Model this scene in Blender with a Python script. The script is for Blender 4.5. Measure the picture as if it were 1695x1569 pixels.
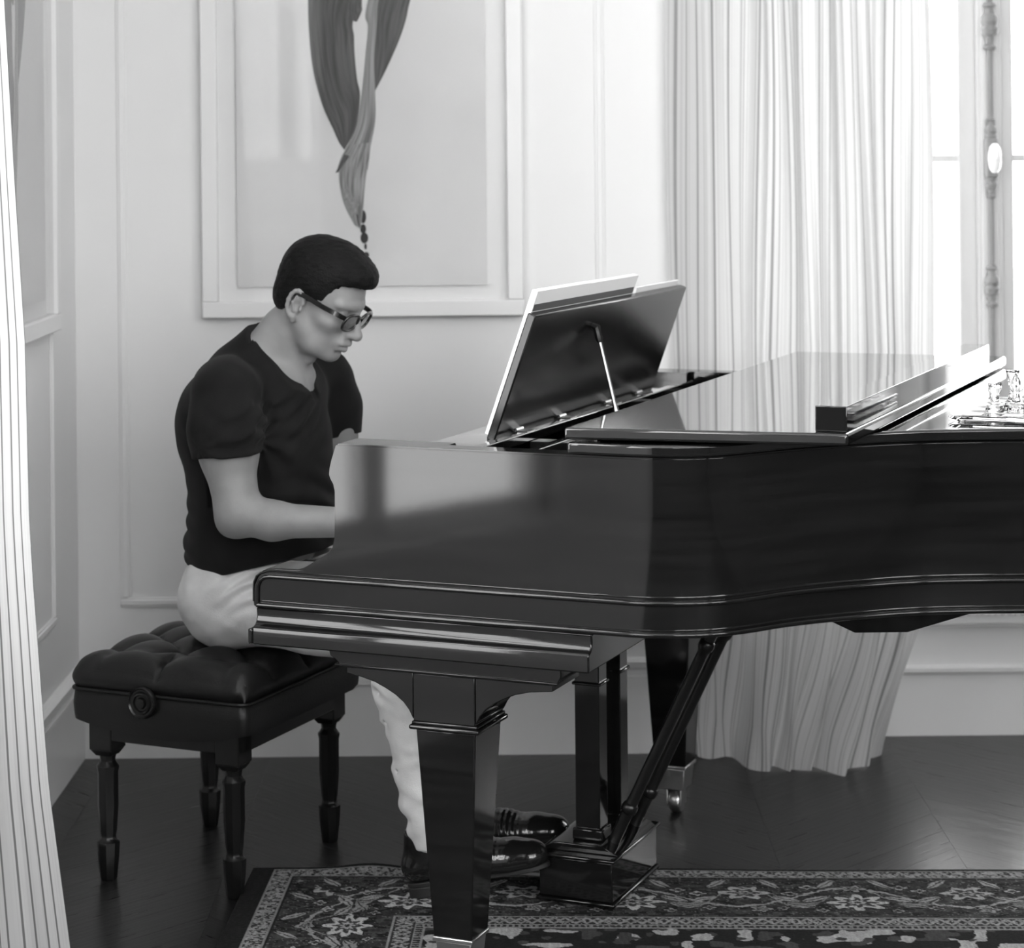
import bpy, bmesh, math, random
import numpy as np
from mathutils import Vector, Matrix

for _o in list(bpy.data.objects):
    bpy.data.objects.remove(_o)
SC = bpy.context.scene
COL = SC.collection

# ------------------------------------------------------------------ camera, sky, light, exposure
IMG_W, IMG_H = 1695.0, 1569.0
FPX, HOR, ROLL, CAM_Z = 3700.0, 246.0, 0.0098, 1.56
cam_d = bpy.data.cameras.new('camera')
cam = bpy.data.objects.new('camera', cam_d)
COL.objects.link(cam)
cam.location = (0, 0, CAM_Z)
cam.rotation_euler = (Matrix.Rotation(math.radians(90), 3, 'X') @ Matrix.Rotation(-ROLL, 3, 'Z')).to_euler()
cam_d.sensor_width = 36.0
cam_d.lens = 36.0 * FPX / IMG_W
cam_d.shift_x = 0.0
cam_d.shift_y = -(IMG_H / 2 - HOR) / IMG_W
cam_d.dof.use_dof = True
cam_d.dof.focus_distance = 4.15
cam_d.dof.aperture_fstop = 5.0
cam_d.clip_end = 60
SC.camera = cam

SC.view_settings.view_transform = 'Standard'
SC.view_settings.look = 'None'
SC.view_settings.gamma = 1.0
SC.view_settings.use_curve_mapping = False
SC.view_settings.exposure = 1.22

world = bpy.data.worlds.new('overcast_sky')
SC.world = world
world.use_nodes = True
WN = world.node_tree
WBG = WN.nodes['Background']
WBG.inputs['Color'].default_value = (1, 1, 1, 1)
WBG.inputs['Strength'].default_value = 4.0

def portal(name, loc, rot, sx, sy):
    l = bpy.data.lights.new(name, 'AREA')
    l.shape = 'RECTANGLE'; l.size = sx; l.size_y = sy
    l.cycles.is_portal = True
    o = bpy.data.objects.new(name, l); COL.objects.link(o)
    o.location = loc; o.rotation_euler = rot
    return o
LW_Y0, LW_Y1, LW_Z0, LW_Z1 = 2.72, 3.86, 0.62, 3.7      # window in the left wall
BW_X0, BW_X1, BW_Z0, BW_Z1 = 0.62, 1.92, 0.33, 3.3      # window in the back wall
portal('window_portal', ((BW_X0 + BW_X1) / 2, 6.22, (BW_Z0 + BW_Z1) / 2), (math.radians(-90), 0, 0), BW_X1 - BW_X0, BW_Z1 - BW_Z0)
# unseen windows added to brighten the room: two tall ones behind the camera, one in the right wall, a second one in the left wall
FRONT_FILL_W = [(.30, 2.0), (2.12, 3.82)]; RIGHT_FILL_W = [(-1.5, .9)]; LEFT_FILL_W = (-1.6, 2.1)
OW_Z0, OW_Z1 = 1.45, 3.86
for a_, b_ in FRONT_FILL_W: portal('window_portal', ((a_ + b_) / 2, -2.02, (OW_Z0 + OW_Z1) / 2), (math.radians(90), 0, 0), b_ - a_, OW_Z1 - OW_Z0)
for a_, b_ in RIGHT_FILL_W: portal('window_portal', (4.12, (a_ + b_) / 2, (OW_Z0 + OW_Z1) / 2), (0, math.radians(90), 0), OW_Z1 - OW_Z0, b_ - a_)
portal('window_portal', (-1.30, sum(LEFT_FILL_W) / 2, (OW_Z0 + OW_Z1) / 2), (0, math.radians(-90), 0), OW_Z1 - OW_Z0, LEFT_FILL_W[1] - LEFT_FILL_W[0])
portal('window_portal', (-1.30, (LW_Y0 + LW_Y1) / 2, (LW_Z0 + LW_Z1) / 2), (0, math.radians(-90), 0), LW_Z1 - LW_Z0, LW_Y1 - LW_Y0)

# ------------------------------------------------------------------ helpers
class MB:
    def __init__(self):
        self.v = []; self.f = []; self.uv = None
    def add(self, vs, fs):
        b = len(self.v)
        self.v += [tuple(map(float, p)) for p in vs]
        self.f += [tuple(i + b for i in f) for f in fs]
        return self
    def box(self, x0, x1, y0, y1, z0, z1):
        return self.add([(x0, y0, z0), (x1, y0, z0), (x1, y1, z0), (x0, y1, z0), (x0, y0, z1), (x1, y0, z1), (x1, y1, z1), (x0, y1, z1)],
                        [(0, 3, 2, 1), (4, 5, 6, 7), (0, 1, 5, 4), (1, 2, 6, 5), (2, 3, 7, 6), (3, 0, 4, 7)])
    def frustum(self, c, z0, z1, h0, h1):
        cx, cy = c
        vs = [(cx + sx * h0[0], cy + sy * h0[1], z0) for sx, sy in ((-1, -1), (1, -1), (1, 1), (-1, 1))]
        vs += [(cx + sx * h1[0], cy + sy * h1[1], z1) for sx, sy in ((-1, -1), (1, -1), (1, 1), (-1, 1))]
        return self.add(vs, [(0, 3, 2, 1), (4, 5, 6, 7), (0, 1, 5, 4), (1, 2, 6, 5), (2, 3, 7, 6), (3, 0, 4, 7)])
    def prism(self, poly, a, b, axis='z'):
        n = len(poly)
        def P(p, k):
            if axis == 'z': return (p[0], p[1], k)
            if axis == 'y': return (p[0], k, p[1])
            return (k, p[0], p[1])
        vs = [P(p, a) for p in poly] + [P(p, b) for p in poly]
        fs = [tuple(range(n)), tuple(range(2 * n - 1, n - 1, -1))] + [(i, i + n, (i + 1) % n + n, (i + 1) % n) for i in range(n)]
        return self.add(vs, fs)
    def tube(self, path, r, n=8, cap=True, closed=False):
        pts = [Vector(p) for p in path]
        rs = r if hasattr(r, '__len__') else [r] * len(pts)
        vs = []; fs = []; m = len(pts)
        up = None
        for i, p in enumerate(pts):
            if closed: d = pts[(i + 1) % m] - pts[i - 1]
            else: d = pts[min(i + 1, m - 1)] - pts[max(i - 1, 0)]
            d.normalize()
            if up is None:
                up = Vector((0, 0, 1)) if abs(d.z) < .9 else Vector((1, 0, 0))
            a = d.cross(up); a.normalize(); b = d.cross(a); b.normalize(); up = -b if False else a.cross(d)
            for k in range(n):
                t = 2 * math.pi * k / n
                vs.append(p + (a * math.cos(t) + b * math.sin(t)) * rs[i])
        e = m if closed else m - 1
        for i in range(e):
            for k in range(n):
                j = (i + 1) % m
                fs.append((i * n + k, i * n + (k + 1) % n, j * n + (k + 1) % n, j * n + k))
        if cap and not closed:
            fs.append(tuple(range(n - 1, -1, -1))); fs.append(tuple((m - 1) * n + k for k in range(n)))
        return self.add(vs, fs)
    def lathe(self, prof, c=(0, 0, 0), n=16, axis='z', rot=0.0):
        vs = []; fs = []; m = len(prof)
        for r, h in prof:
            for k in range(n):
                t = 2 * math.pi * k / n + rot
                x, y = r * math.cos(t), r * math.sin(t)
                q = (x, y, h) if axis == 'z' else ((x, h, y) if axis == 'y' else (h, x, y))
                vs.append((c[0] + q[0], c[1] + q[1], c[2] + q[2]))
        for i in range(m - 1):
            for k in range(n):
                fs.append((i * n + k, i * n + (k + 1) % n, (i + 1) * n + (k + 1) % n, (i + 1) * n + k))
        fs.append(tuple(range(n - 1, -1, -1))); fs.append(tuple((m - 1) * n + k for k in range(n)))
        return self.add(vs, fs)
    def grid(self, P, closed_u=False):
        P = np.asarray(P); a, b = P.shape[:2]
        vs = P.reshape(-1, 3)
        fs = []
        for i in range(a - (0 if closed_u else 1)):
            i2 = (i + 1) % a
            for j in range(b - 1):
                fs.append((i * b + j, i2 * b + j, i2 * b + j + 1, i * b + j + 1))
        return self.add(vs, fs)
    def build(self, name, material, parent=None, smooth=30, bevel=0.0, seg=2, loc=None, rz=None, subd=0, skip=None):
        me = bpy.data.meshes.new(name)
        me.from_pydata(self.v, [], self.f)
        me.validate(); me.update()
        bm = bmesh.new(); bm.from_mesh(me); bmesh.ops.recalc_face_normals(bm, faces=bm.faces)
        if skip is not None:      # bevel here, leaving out the edges that lie in a joint
            ed = [e for e in bm.edges if len(e.link_faces) == 2 and e.calc_face_angle() > math.radians(35) and not all(skip(v.co) for v in e.verts)]
            bmesh.ops.bevel(bm, geom=ed, offset=bevel, segments=seg, affect='EDGES', clamp_overlap=True); bevel = 0
        bm.to_mesh(me); bm.free()
        return finish(name, me, material, parent, smooth, bevel, seg, loc, rz, subd)

def finish(name, me, material, parent=None, smooth=30, bevel=0.0, seg=2, loc=None, rz=None, subd=0):
    if material is not None:
        me.materials.append(material)
    if smooth:
        me.shade_smooth()
        if smooth < 180: me.set_sharp_from_angle(angle=math.radians(smooth))
    o = bpy.data.objects.new(name, me); COL.objects.link(o)
    if parent is not None: o.parent = parent
    if loc is not None: o.location = loc
    if rz is not None: o.rotation_euler = (0, 0, rz)
    if bevel:
        b = o.modifiers.new('bevel', 'BEVEL'); b.width = bevel; b.segments = seg; b.limit_method = 'ANGLE'; b.angle_limit = math.radians(35)
        b.harden_normals = False
    if subd:
        s = o.modifiers.new('subd', 'SUBSURF'); s.levels = subd; s.render_levels = subd
    return o

def tag(o, label=None, cat=None, group=None, kind=None):
    if label: o['label'] = label
    if cat: o['category'] = cat
    if group: o['group'] = group
    if kind: o['kind'] = kind
    return o
def empty(name, loc=(0, 0, 0), rz=0.0):
    o = bpy.data.objects.new(name, None); COL.objects.link(o)
    o.location = loc; o.rotation_euler = (0, 0, rz); o.empty_display_size = .1
    return o
def struct(o): o['kind'] = 'structure'; return o
def copy_tree(o, parent=None):
    c = o.copy(); COL.objects.link(c); c.parent = parent
    for ch in list(o.children): copy_tree(ch, c)
    return c
def catmull(pts, n=8, closed=False):
    P = [np.array(p, float) for p in pts]; m = len(P); out = []
    for i in range(m if closed else m - 1):
        if closed: a, b, c, d = P[i - 1], P[i], P[(i + 1) % m], P[(i + 2) % m]
        else: a, b, c, d = P[max(i - 1, 0)], P[i], P[i + 1], P[min(i + 2, m - 1)]
        for k in range(n):
            t = k / n
            out.append(.5 * (2 * b + (c - a) * t + (2 * a - 5 * b + 4 * c - d) * t * t + (3 * b - a - 3 * c + d) * t ** 3))
    if not closed: out.append(P[-1])
    return out
def offset_poly(pts, d, closed=False):
    P = [np.array(p[:2], float) for p in pts]; m = len(P); out = []
    for i in range(m):
        a = P[i - 1] if (closed or i) else P[0]; b = P[(i + 1) % m] if (closed or i < m - 1) else P[m - 1]
        t = b - a; t /= np.linalg.norm(t)
        out.append(P[i] + d * np.array([t[1], -t[0]]))
    return out

# ------------------------------------------------------------------ materials
def mat(name, c=.5, rough=.5, metal=0.0, coat=0.0, spec=.5, sheen=0.0, bump=None, var=None, coat_rough=.03):
    """c grey value; var=(scale xyz, amount, detail) noise on the colour; bump=(scale, strength)."""
    m = bpy.data.materials.new(name); m.use_nodes = True
    nt = m.node_tree; p = nt.nodes['Principled BSDF']
    p.inputs['Base Color'].default_value = (c, c, c, 1)
    p.inputs['Roughness'].default_value = rough
    p.inputs['Metallic'].default_value = metal
    p.inputs['Coat Weight'].default_value = coat
    p.inputs['Coat Roughness'].default_value = coat_rough
    p.inputs['Specular IOR Level'].default_value = spec
    if sheen: p.inputs['Sheen Weight'].default_value = sheen
    if var or bump:
        tc = nt.nodes.new('ShaderNodeTexCoord')
    if var:
        mp = nt.nodes.new('ShaderNodeMapping'); mp.inputs['Scale'].default_value = var[0]
        nz = nt.nodes.new('ShaderNodeTexNoise'); nz.inputs['Scale'].default_value = 1.0; nz.inputs['Detail'].default_value = var[2] if len(var) > 2 else 4
        mr = nt.nodes.new('ShaderNodeMapRange'); mr.inputs['From Min'].default_value = .3; mr.inputs['From Max'].default_value = .7
        mr.inputs['To Min'].default_value = c * (1 - var[1]); mr.inputs['To Max'].default_value = c * (1 + var[1])
        nt.links.new(tc.outputs['Object'], mp.inputs['Vector']); nt.links.new(mp.outputs['Vector'], nz.inputs['Vector'])
        nt.links.new(nz.outputs['Fac'], mr.inputs['Value']); nt.links.new(mr.outputs['Result'], p.inputs['Base Color'])
    if bump:
        nb = nt.nodes.new('ShaderNodeTexNoise'); nb.inputs['Scale'].default_value = bump[0]; nb.inputs['Detail'].default_value = 5
        bp = nt.nodes.new('ShaderNodeBump'); bp.inputs['Strength'].default_value = bump[1]; bp.inputs['Distance'].default_value = .002
        nt.links.new(tc.outputs['Object'], nb.inputs['Vector']); nt.links.new(nb.outputs['Fac'], bp.inputs['Height']); nt.links.new(bp.outputs['Normal'], p.inputs['Normal'])
    return m
def new_mat(name):
    m = bpy.data.materials.new(name); m.use_nodes = True
    nt = m.node_tree
    return m, nt, nt.nodes['Principled BSDF'], nt.nodes['Material Output']
def N(nt, t, **kw):
    n = nt.nodes.new(t)
    for k, v in kw.items():
        if k in n.inputs: n.inputs[k].default_value = v
        else: setattr(n, k, v)
    return n

M_wall = mat('wall_paint', .80, .55, bump=(220, .05), var=((1.2, 1.2, 1.2), .015))
M_dark_wall = mat('darkened_unseen_wall', .07, .6, var=((2, 2, 30), .3))  # unseen walls made dark so the piano reflects less light
M_trim = mat('trim_paint', .84, .35)
M_sash = mat('window_paint', .55, .4)
M_ceil = mat('ceiling_paint', .84, .8)
M_lac = mat('piano_lacquer', .006, .075, coat=0.0, var=((3, 3, 60), .35, 5))
M_lac2 = mat('piano_lid_lacquer', .006, .06, coat=.8, coat_rough=.02)
M_ebony = mat('ebony_satin', .006, .30, coat=0)
M_desk = mat('music_desk_lacquer', .008, .20)
M_metal = mat('polished_steel', .75, .18, metal=1.0)
M_brass = mat('brass', .55, .32, metal=1.0, bump=(90, .3))
M_iron = mat('gilded_iron_plate', .30, .38, metal=.7)
M_key_w = mat('white_key', .8, .2)
M_key_b = mat('black_key', .01, .25)
M_leather = mat('black_leather', .005, .42, bump=(260, .25), spec=.45)
M_matt = mat('matt_black_paint', .004, .8, spec=.1)
M_frame = mat('white_lacquered_frame', .80, .35)
M_mat = mat('mat_board', .86, .8)
M_art = mat('art_paper', .72, .8, var=((3, 3, 3), .05))
M_paper = mat('paper', .85, .7)
M_print = mat('printed_ink', .05, .6)
M_skin = mat('skin', .255, .48, bump=(300, .12), var=((25, 25, 25), .08))
M_hair = mat('dark_hair', .005, .6, var=((40, 60, 260), .8), bump=(260, .8), spec=.15)
M_tee = mat('black_jersey', .008, .85, spec=.2, sheen=.03, bump=(500, .25), var=((14, 14, 14), .25))
M_chino = mat('pale_cotton', .66, .85, bump=(380, .3), var=((18, 18, 18), .10))
M_shoe = mat('polished_black_leather', .008, .16, coat=.5, bump=(120, .1))
M_sole = mat('shoe_sole', .015, .5)
M_acet = mat('black_acetate', .008, .18, coat=.6)
M_rod = mat('old_bronze', .22, .6, metal=.1)
M_porc = mat('white_porcelain', .8, .15, coat=.5)

def glass_mat(name, rough=0.0, tint=1.0, refl=.04):
    m, nt, p, out = new_mat(name)
    nt.nodes.remove(p)
    lw = N(nt, 'ShaderNodeLayerWeight'); lw.inputs['Blend'].default_value = .5
    pw = N(nt, 'ShaderNodeMath', operation='POWER'); pw.inputs[1].default_value = 5.0
    fr = N(nt, 'ShaderNodeMath', operation='MULTIPLY_ADD'); fr.inputs[1].default_value = .85; fr.inputs[2].default_value = refl
    nt.links.new(lw.outputs['Facing'], pw.inputs[0]); nt.links.new(pw.outputs[0], fr.inputs[0])
    tr = N(nt, 'ShaderNodeBsdfTransparent'); tr.inputs['Color'].default_value = (tint, tint, tint, 1)
    gl = N(nt, 'ShaderNodeBsdfGlossy'); gl.inputs['Roughness'].default_value = rough
    mx = N(nt, 'ShaderNodeMixShader')
    nt.links.new(fr.outputs[0], mx.inputs[0]); nt.links.new(tr.outputs[0], mx.inputs[1]); nt.links.new(gl.outputs[0], mx.inputs[2])
    nt.links.new(mx.outputs[0], out.inputs['Surface'])
    return m
M_pane = glass_mat('window_glass')
M_picglass = glass_mat('picture_glass', .03, .99, .03)
M_lens = glass_mat('spectacle_lens', 0, .55)
def crystal_mat():
    m, nt, p, out = new_mat('clear_crystal')
    p.inputs['Base Color'].default_value = (1, 1, 1, 1); p.inputs['Roughness'].default_value = .02
    p.inputs['Transmission Weight'].default_value = 1.0; p.inputs['IOR'].default_value = 1.5
    return m
M_cryst = crystal_mat()

def curtain_mat(name, base=.82, dark=.42, transl=.45, us=1.0, lines=0.0):
    """woven stripes run along V; U is the cloth width in metres."""
    m, nt, p, out = new_mat(name)
    nt.nodes.remove(p)
    uv = N(nt, 'ShaderNodeUVMap')
    mp1 = N(nt, 'ShaderNodeMapping'); mp1.inputs['Scale'].default_value = (70 * us, .25, 1)
    mp2 = N(nt, 'ShaderNodeMapping'); mp2.inputs['Scale'].default_value = (230 * us, .5, 1)
    n1 = N(nt, 'ShaderNodeTexNoise'); n1.inputs['Scale'].default_value = 1; n1.inputs['Detail'].default_value = 2
    n2 = N(nt, 'ShaderNodeTexNoise'); n2.inputs['Scale'].default_value = 1; n2.inputs['Detail'].default_value = 1
    r1 = N(nt, 'ShaderNodeMapRange'); r1.inputs['From Min'].default_value = .52; r1.inputs['From Max'].default_value = .66
    r2 = N(nt, 'ShaderNodeMapRange'); r2.inputs['From Min'].default_value = .5; r2.inputs['From Max'].default_value = .75
    ad = N(nt, 'ShaderNodeMath', operation='MULTIPLY_ADD'); ad.inputs[1].default_value = .55; ad.use_clamp = True
    mr = N(nt, 'ShaderNodeMapRange'); mr.inputs['To Min'].default_value = base; mr.inputs['To Max'].default_value = dark
    for mp, n, r in ((mp1, n1, r1), (mp2, n2, r2)):
        nt.links.new(uv.outputs[0], mp.inputs[0]); nt.links.new(mp.outputs[0], n.inputs['Vector']); nt.links.new(n.outputs['Fac'], r.inputs['Value'])
    if lines:      # evenly woven dark pinstripes instead of the broad ones
        sx = N(nt, 'ShaderNodeSeparateXYZ'); nt.links.new(uv.outputs[0], sx.inputs[0])
        m1 = N(nt, 'ShaderNodeMath', operation='MULTIPLY'); m1.inputs[1].default_value = lines * 6.2832; nt.links.new(sx.outputs[0], m1.inputs[0])
        m2 = N(nt, 'ShaderNodeMath', operation='MULTIPLY_ADD'); m2.inputs[1].default_value = 9.0; nt.links.new(n1.outputs['Fac'], m2.inputs[0]); nt.links.new(m1.outputs[0], m2.inputs[2])
        m3 = N(nt, 'ShaderNodeMath', operation='SINE'); nt.links.new(m2.outputs[0], m3.inputs[0])
        r1 = N(nt, 'ShaderNodeMapRange'); r1.inputs['From Min'].default_value = .74; r1.inputs['From Max'].default_value = .92; nt.links.new(m3.outputs[0], r1.inputs['Value'])
        mp1.inputs['Scale'].default_value = (22, .25, 1); ad.inputs[1].default_value = .22
    nt.links.new(r2.outputs[0], ad.inputs[0]); nt.links.new(r1.outputs[0], ad.inputs[2]); nt.links.new(ad.outputs[0], mr.inputs['Value'])
    di = N(nt, 'ShaderNodeBsdfDiffuse'); tl = N(nt, 'ShaderNodeBsdfTranslucent'); mx = N(nt, 'ShaderNodeMixShader'); mx.inputs[0].default_value = transl
    nt.links.new(mr.outputs[0], di.inputs['Color']); nt.links.new(mr.outputs[0], tl.inputs['Color'])
    nt.links.new(di.outputs[0], mx.inputs[1]); nt.links.new(tl.outputs[0], mx.inputs[2]); nt.links.new(mx.outputs[0], out.inputs['Surface'])
    return m
M_curt = curtain_mat('striped_sheer_linen', .60, .25, .16)
M_curt2 = curtain_mat('striped_linen', .44, .14, .05, 1.0, 70.0)

def plank_mat():
    m, nt, p, out = new_mat('dark_oak')
    oi = N(nt, 'ShaderNodeObjectInfo'); tc = N(nt, 'ShaderNodeTexCoord')
    mp = N(nt, 'ShaderNodeMapping'); mp.inputs['Scale'].default_value = (6, 90, 6)
    cx = N(nt, 'ShaderNodeVectorMath', operation='ADD')
    sc = N(nt, 'ShaderNodeVectorMath', operation='SCALE'); sc.inputs['Scale'].default_value = 17.0
    nt.links.new(oi.outputs['Location'], sc.inputs[0])
    nt.links.new(tc.outputs['UV'], mp.inputs[0]); nt.links.new(mp.outputs[0], cx.inputs[0]); nt.links.new(sc.outputs[0], cx.inputs[1])
    n1 = N(nt, 'ShaderNodeTexNoise'); n1.inputs['Scale'].default_value = 1; n1.inputs['Detail'].default_value = 6
    nt.links.new(cx.outputs[0], n1.inputs['Vector'])
    mr = N(nt, 'ShaderNodeMapRange'); mr.inputs['From Min'].default_value = .3; mr.inputs['From Max'].default_value = .75; mr.inputs['To Min'].default_value = .004; mr.inputs['To Max'].default_value = .024
    nt.links.new(n1.outputs['Fac'], mr.inputs['Value'])
    m2 = N(nt, 'ShaderNodeMapRange'); m2.inputs['To Min'].default_value = .75; m2.inputs['To Max'].default_value = 1.25
    nt.links.new(oi.outputs['Random'], m2.inputs['Value'])
    mu = N(nt, 'ShaderNodeMath', operation='MULTIPLY'); nt.links.new(mr.outputs[0], mu.inputs[0]); nt.links.new(m2.outputs[0], mu.inputs[1])
    nt.links.new(mu.outputs[0], p.inputs['Base Color'])
    rr = N(nt, 'ShaderNodeMapRange'); rr.inputs['To Min'].default_value = .20; rr.inputs['To Max'].default_value = .42
    nt.links.new(n1.outputs['Fac'], rr.inputs['Value']); nt.links.new(rr.outputs[0], p.inputs['Roughness'])
    bp = N(nt, 'ShaderNodeBump'); bp.inputs['Strength'].default_value = .5; bp.inputs['Distance'].default_value = .0012
    nt.links.new(n1.outputs['Fac'], bp.inputs['Height']); nt.links.new(bp.outputs[0], p.inputs['Normal'])
    return m
M_plank = plank_mat()
M_subfloor = mat('subfloor', .012, .5)

def attr_mat(name, attr='pattern', rough=.9, bump=None):
    m, nt, p, out = new_mat(name)
    a = N(nt, 'ShaderNodeAttribute', attribute_name=attr)
    nt.links.new(a.outputs['Color'], p.inputs['Base Color'])
    p.inputs['Roughness'].default_value = rough
    p.inputs['Specular IOR Level'].default_value = .15
    if bump:
        tc = N(nt, 'ShaderNodeTexCoord'); nb = N(nt, 'ShaderNodeTexNoise'); nb.inputs['Scale'].default_value = bump[0]; nb.inputs['Detail'].default_value = 3
        bp = N(nt, 'ShaderNodeBump'); bp.inputs['Strength'].default_value = bump[1]; bp.inputs['Distance'].default_value = .003
        nt.links.new(tc.outputs['Object'], nb.inputs['Vector']); nt.links.new(nb.outputs['Fac'], bp.inputs['Height']); nt.links.new(bp.outputs[0], p.inputs['Normal'])
    return m
M_rug = attr_mat('knotted_wool', 'pattern', .95, (500, .6))

def stroke_mat(name, lo, hi):
    m, nt, p, out = new_mat(name)
    uv = N(nt, 'ShaderNodeUVMap'); mp = N(nt, 'ShaderNodeMapping'); mp.inputs['Scale'].default_value = (14, 1.0, 1)
    n1 = N(nt, 'ShaderNodeTexNoise'); n1.inputs['Scale'].default_value = 1; n1.inputs['Detail'].default_value = 5; n1.inputs['Distortion'].default_value = .4
    mr = N(nt, 'ShaderNodeMapRange'); mr.inputs['From Min'].default_value = .3; mr.inputs['From Max'].default_value = .72; mr.inputs['To Min'].default_value = lo; mr.inputs['To Max'].default_value = hi
    nt.links.new(uv.outputs[0], mp.inputs[0]); nt.links.new(mp.outputs[0], n1.inputs['Vector']); nt.links.new(n1.outputs['Fac'], mr.inputs['Value']); nt.links.new(mr.outputs[0], p.inputs['Base Color'])
    p.inputs['Roughness'].default_value = .6
    return m
M_stroke_d = stroke_mat('ink_wash_dark', .035, .12)
M_stroke_l = stroke_mat('ink_wash_pale', .10, .42)
M_stroke_k = mat('ink_black', .02, .5)

def set_uv(me, uvs):
    """uvs per vertex"""
    l = me.uv_layers.new(name='UVMap')
    vi = np.empty(len(me.loops), dtype=np.int32); me.loops.foreach_get('vertex_index', vi)
    l.data.foreach_set('uv', np.asarray(uvs, dtype=np.float32)[vi].ravel())

# ------------------------------------------------------------------ the room
RX0, RX1, RY0, WY, RZ = -1.13, 3.9, -1.8, 5.77, 3.9
def wall_box(name, *b): return struct(MB().box(*b).build(name, M_wall, smooth=0))
w = MB()
w.box(RX0 - .3, BW_X0 - .08, WY, WY + .45, 0, RZ)
w.box(BW_X1 + .08, RX1, WY, WY + .45, 0, RZ)
w.box(BW_X0 - .08, BW_X1 + .08, WY, WY + .45, BW_Z1 + .08, RZ)
w.box(BW_X0 - .08, BW_X1 + .08, WY + .135, WY + .45, 0, BW_Z0 - .04)
struct(w.build('wall_back', M_wall, smooth=0))
def pierced(name, mk, a0, a1, holes, mt):
    """wall along one axis with rectangular openings (a, b, z0, z1); mk(mb, a, b, z0, z1) adds a block"""
    mb = MB(); c = a0
    for (p, q_, z0, z1) in sorted(holes):
        mk(mb, c, p, 0, RZ); mk(mb, p, q_, 0, z0); mk(mb, p, q_, z1, RZ); c = q_
    mk(mb, c, a1, 0, RZ)
    return struct(mb.build(name, mt, smooth=0))
pierced('wall_left', lambda m, a, b, c, d: m.box(RX0 - .13, RX0, a, b, c, d), RY0, WY, [(LW_Y0, LW_Y1, LW_Z0, LW_Z1), (*LEFT_FILL_W, OW_Z0, OW_Z1)], M_wall)
pierced('wall_right', lambda m, a, b, c, d: m.box(RX1, RX1 + .2, a, b, c, d), RY0, WY + .45, [(a, b, OW_Z0, OW_Z1) for a, b in RIGHT_FILL_W], M_dark_wall)
pierced('wall_front', lambda m, a, b, c, d: m.box(a, b, RY0 - .2, RY0, c, d), RX0 - .3, RX1 + .2, [(a, b, OW_Z0, OW_Z1) for a, b in FRONT_FILL_W], M_dark_wall)
struct(MB().box(RX0 - .3, RX1 + .2, RY0 - .2, WY + .45, RZ, RZ + .2).build('ceiling', M_ceil, smooth=0))
floor = struct(MB().box(RX0 - .3, RX1 + .2, RY0 - .2, WY + .45, -.2, -.012).build('floor', M_subfloor, smooth=0))

# chevron planks
CW, PWD = .40, .092
def plank_mesh(sgn):
    dy = PWD * math.sqrt(2) - .0008; g = .0003
    y0, y1 = (0, CW) if sgn > 0 else (CW, 0)
    top = [(g, y0, 0), (CW - g, y1, 0), (CW - g, y1 + dy, 0), (g, y0 + dy, 0)]
    c = np.mean(np.array(top), 0)
    inn = [tuple(np.array(p) + (c - np.array(p)) * .0 * np.array([1, 4, 1])) for p in top]
    low = [(p[0], p[1], -.002) for p in top]; bot = [(p[0], p[1], -.014) for p in top]
    vs = inn + low + bot
    fs = [(0, 1, 2, 3)]
    for a in (0, 4):
        for k in range(4): fs.append((a + k, a + 4 + k, a + 4 + (k + 1) % 4, a + (k + 1) % 4))
    me = bpy.data.meshes.new('plank'); me.from_pydata(vs, [], fs); me.update()
    # UV: u along the grain, v across
    d = np.array([CW, (CW if sgn > 0 else -CW)]) / (CW * math.sqrt(2)); nrm = np.array([-d[1], d[0]])
    set_uv(me, [(np.dot(p[:2], d), np.dot(p[:2], nrm)) for p in vs])
    me.materials.append(M_plank)
    return me
PM = {1: plank_mesh(1), -1: plank_mesh(-1)}
pitch = PWD * math.sqrt(2)
for ci in range(-5, 5):
    x = .565 + CW * ci
    sg = 1 if ci % 2 == 0 else -1
    k0 = int((3.1 - CW) / pitch)
    for k in range(k0, int(6.0 / pitch) + 1):
        y = k * pitch
        if y > WY + .13 or y + CW + pitch < 3.3: continue
        o = bpy.data.objects.new('plank', PM[sg]); COL.objects.link(o); o.parent = floor; o.location = (x, y, 0)

# mouldings
def mould_prof(o, name, parent=None): return o
tr = MB()
BBH = .245
def baseboard(mb, x0, x1, y, top, s=1):
    mb.box(x0, x1, y - .016, y, 0, top - .06); mb.box(x0, x1, y - .022, y, top - .06, top - .045)
    mb.prism([(y, top - .045), (y - .012, top - .045), (y - .014, top - .03), (y - .024, top - .022), (y - .026, top - .008), (y - .014, top), (y, top)], x0, x1, 'x')
baseboard(tr, RX0, BW_X0 - .08, WY, BBH)
struct(tr.build('baseboard_back', M_trim, smooth=30))
tr = MB()
for k in (0,):
    x = RX0
    tr.box(x, x + .016, LW_Y1, WY, 0, BBH - .06); tr.box(x, x + .022, LW_Y1, WY, BBH - .06, BBH - .045)
    tr.prism([(x, BBH - .045), (x + .012, BBH - .045), (x + .014, BBH - .03), (x + .024, BBH - .022), (x + .026, BBH - .008), (x + .014, BBH), (x, BBH)], LW_Y1, WY, 'y')
struct(tr.build('baseboard_left', M_trim, smooth=30))
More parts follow.
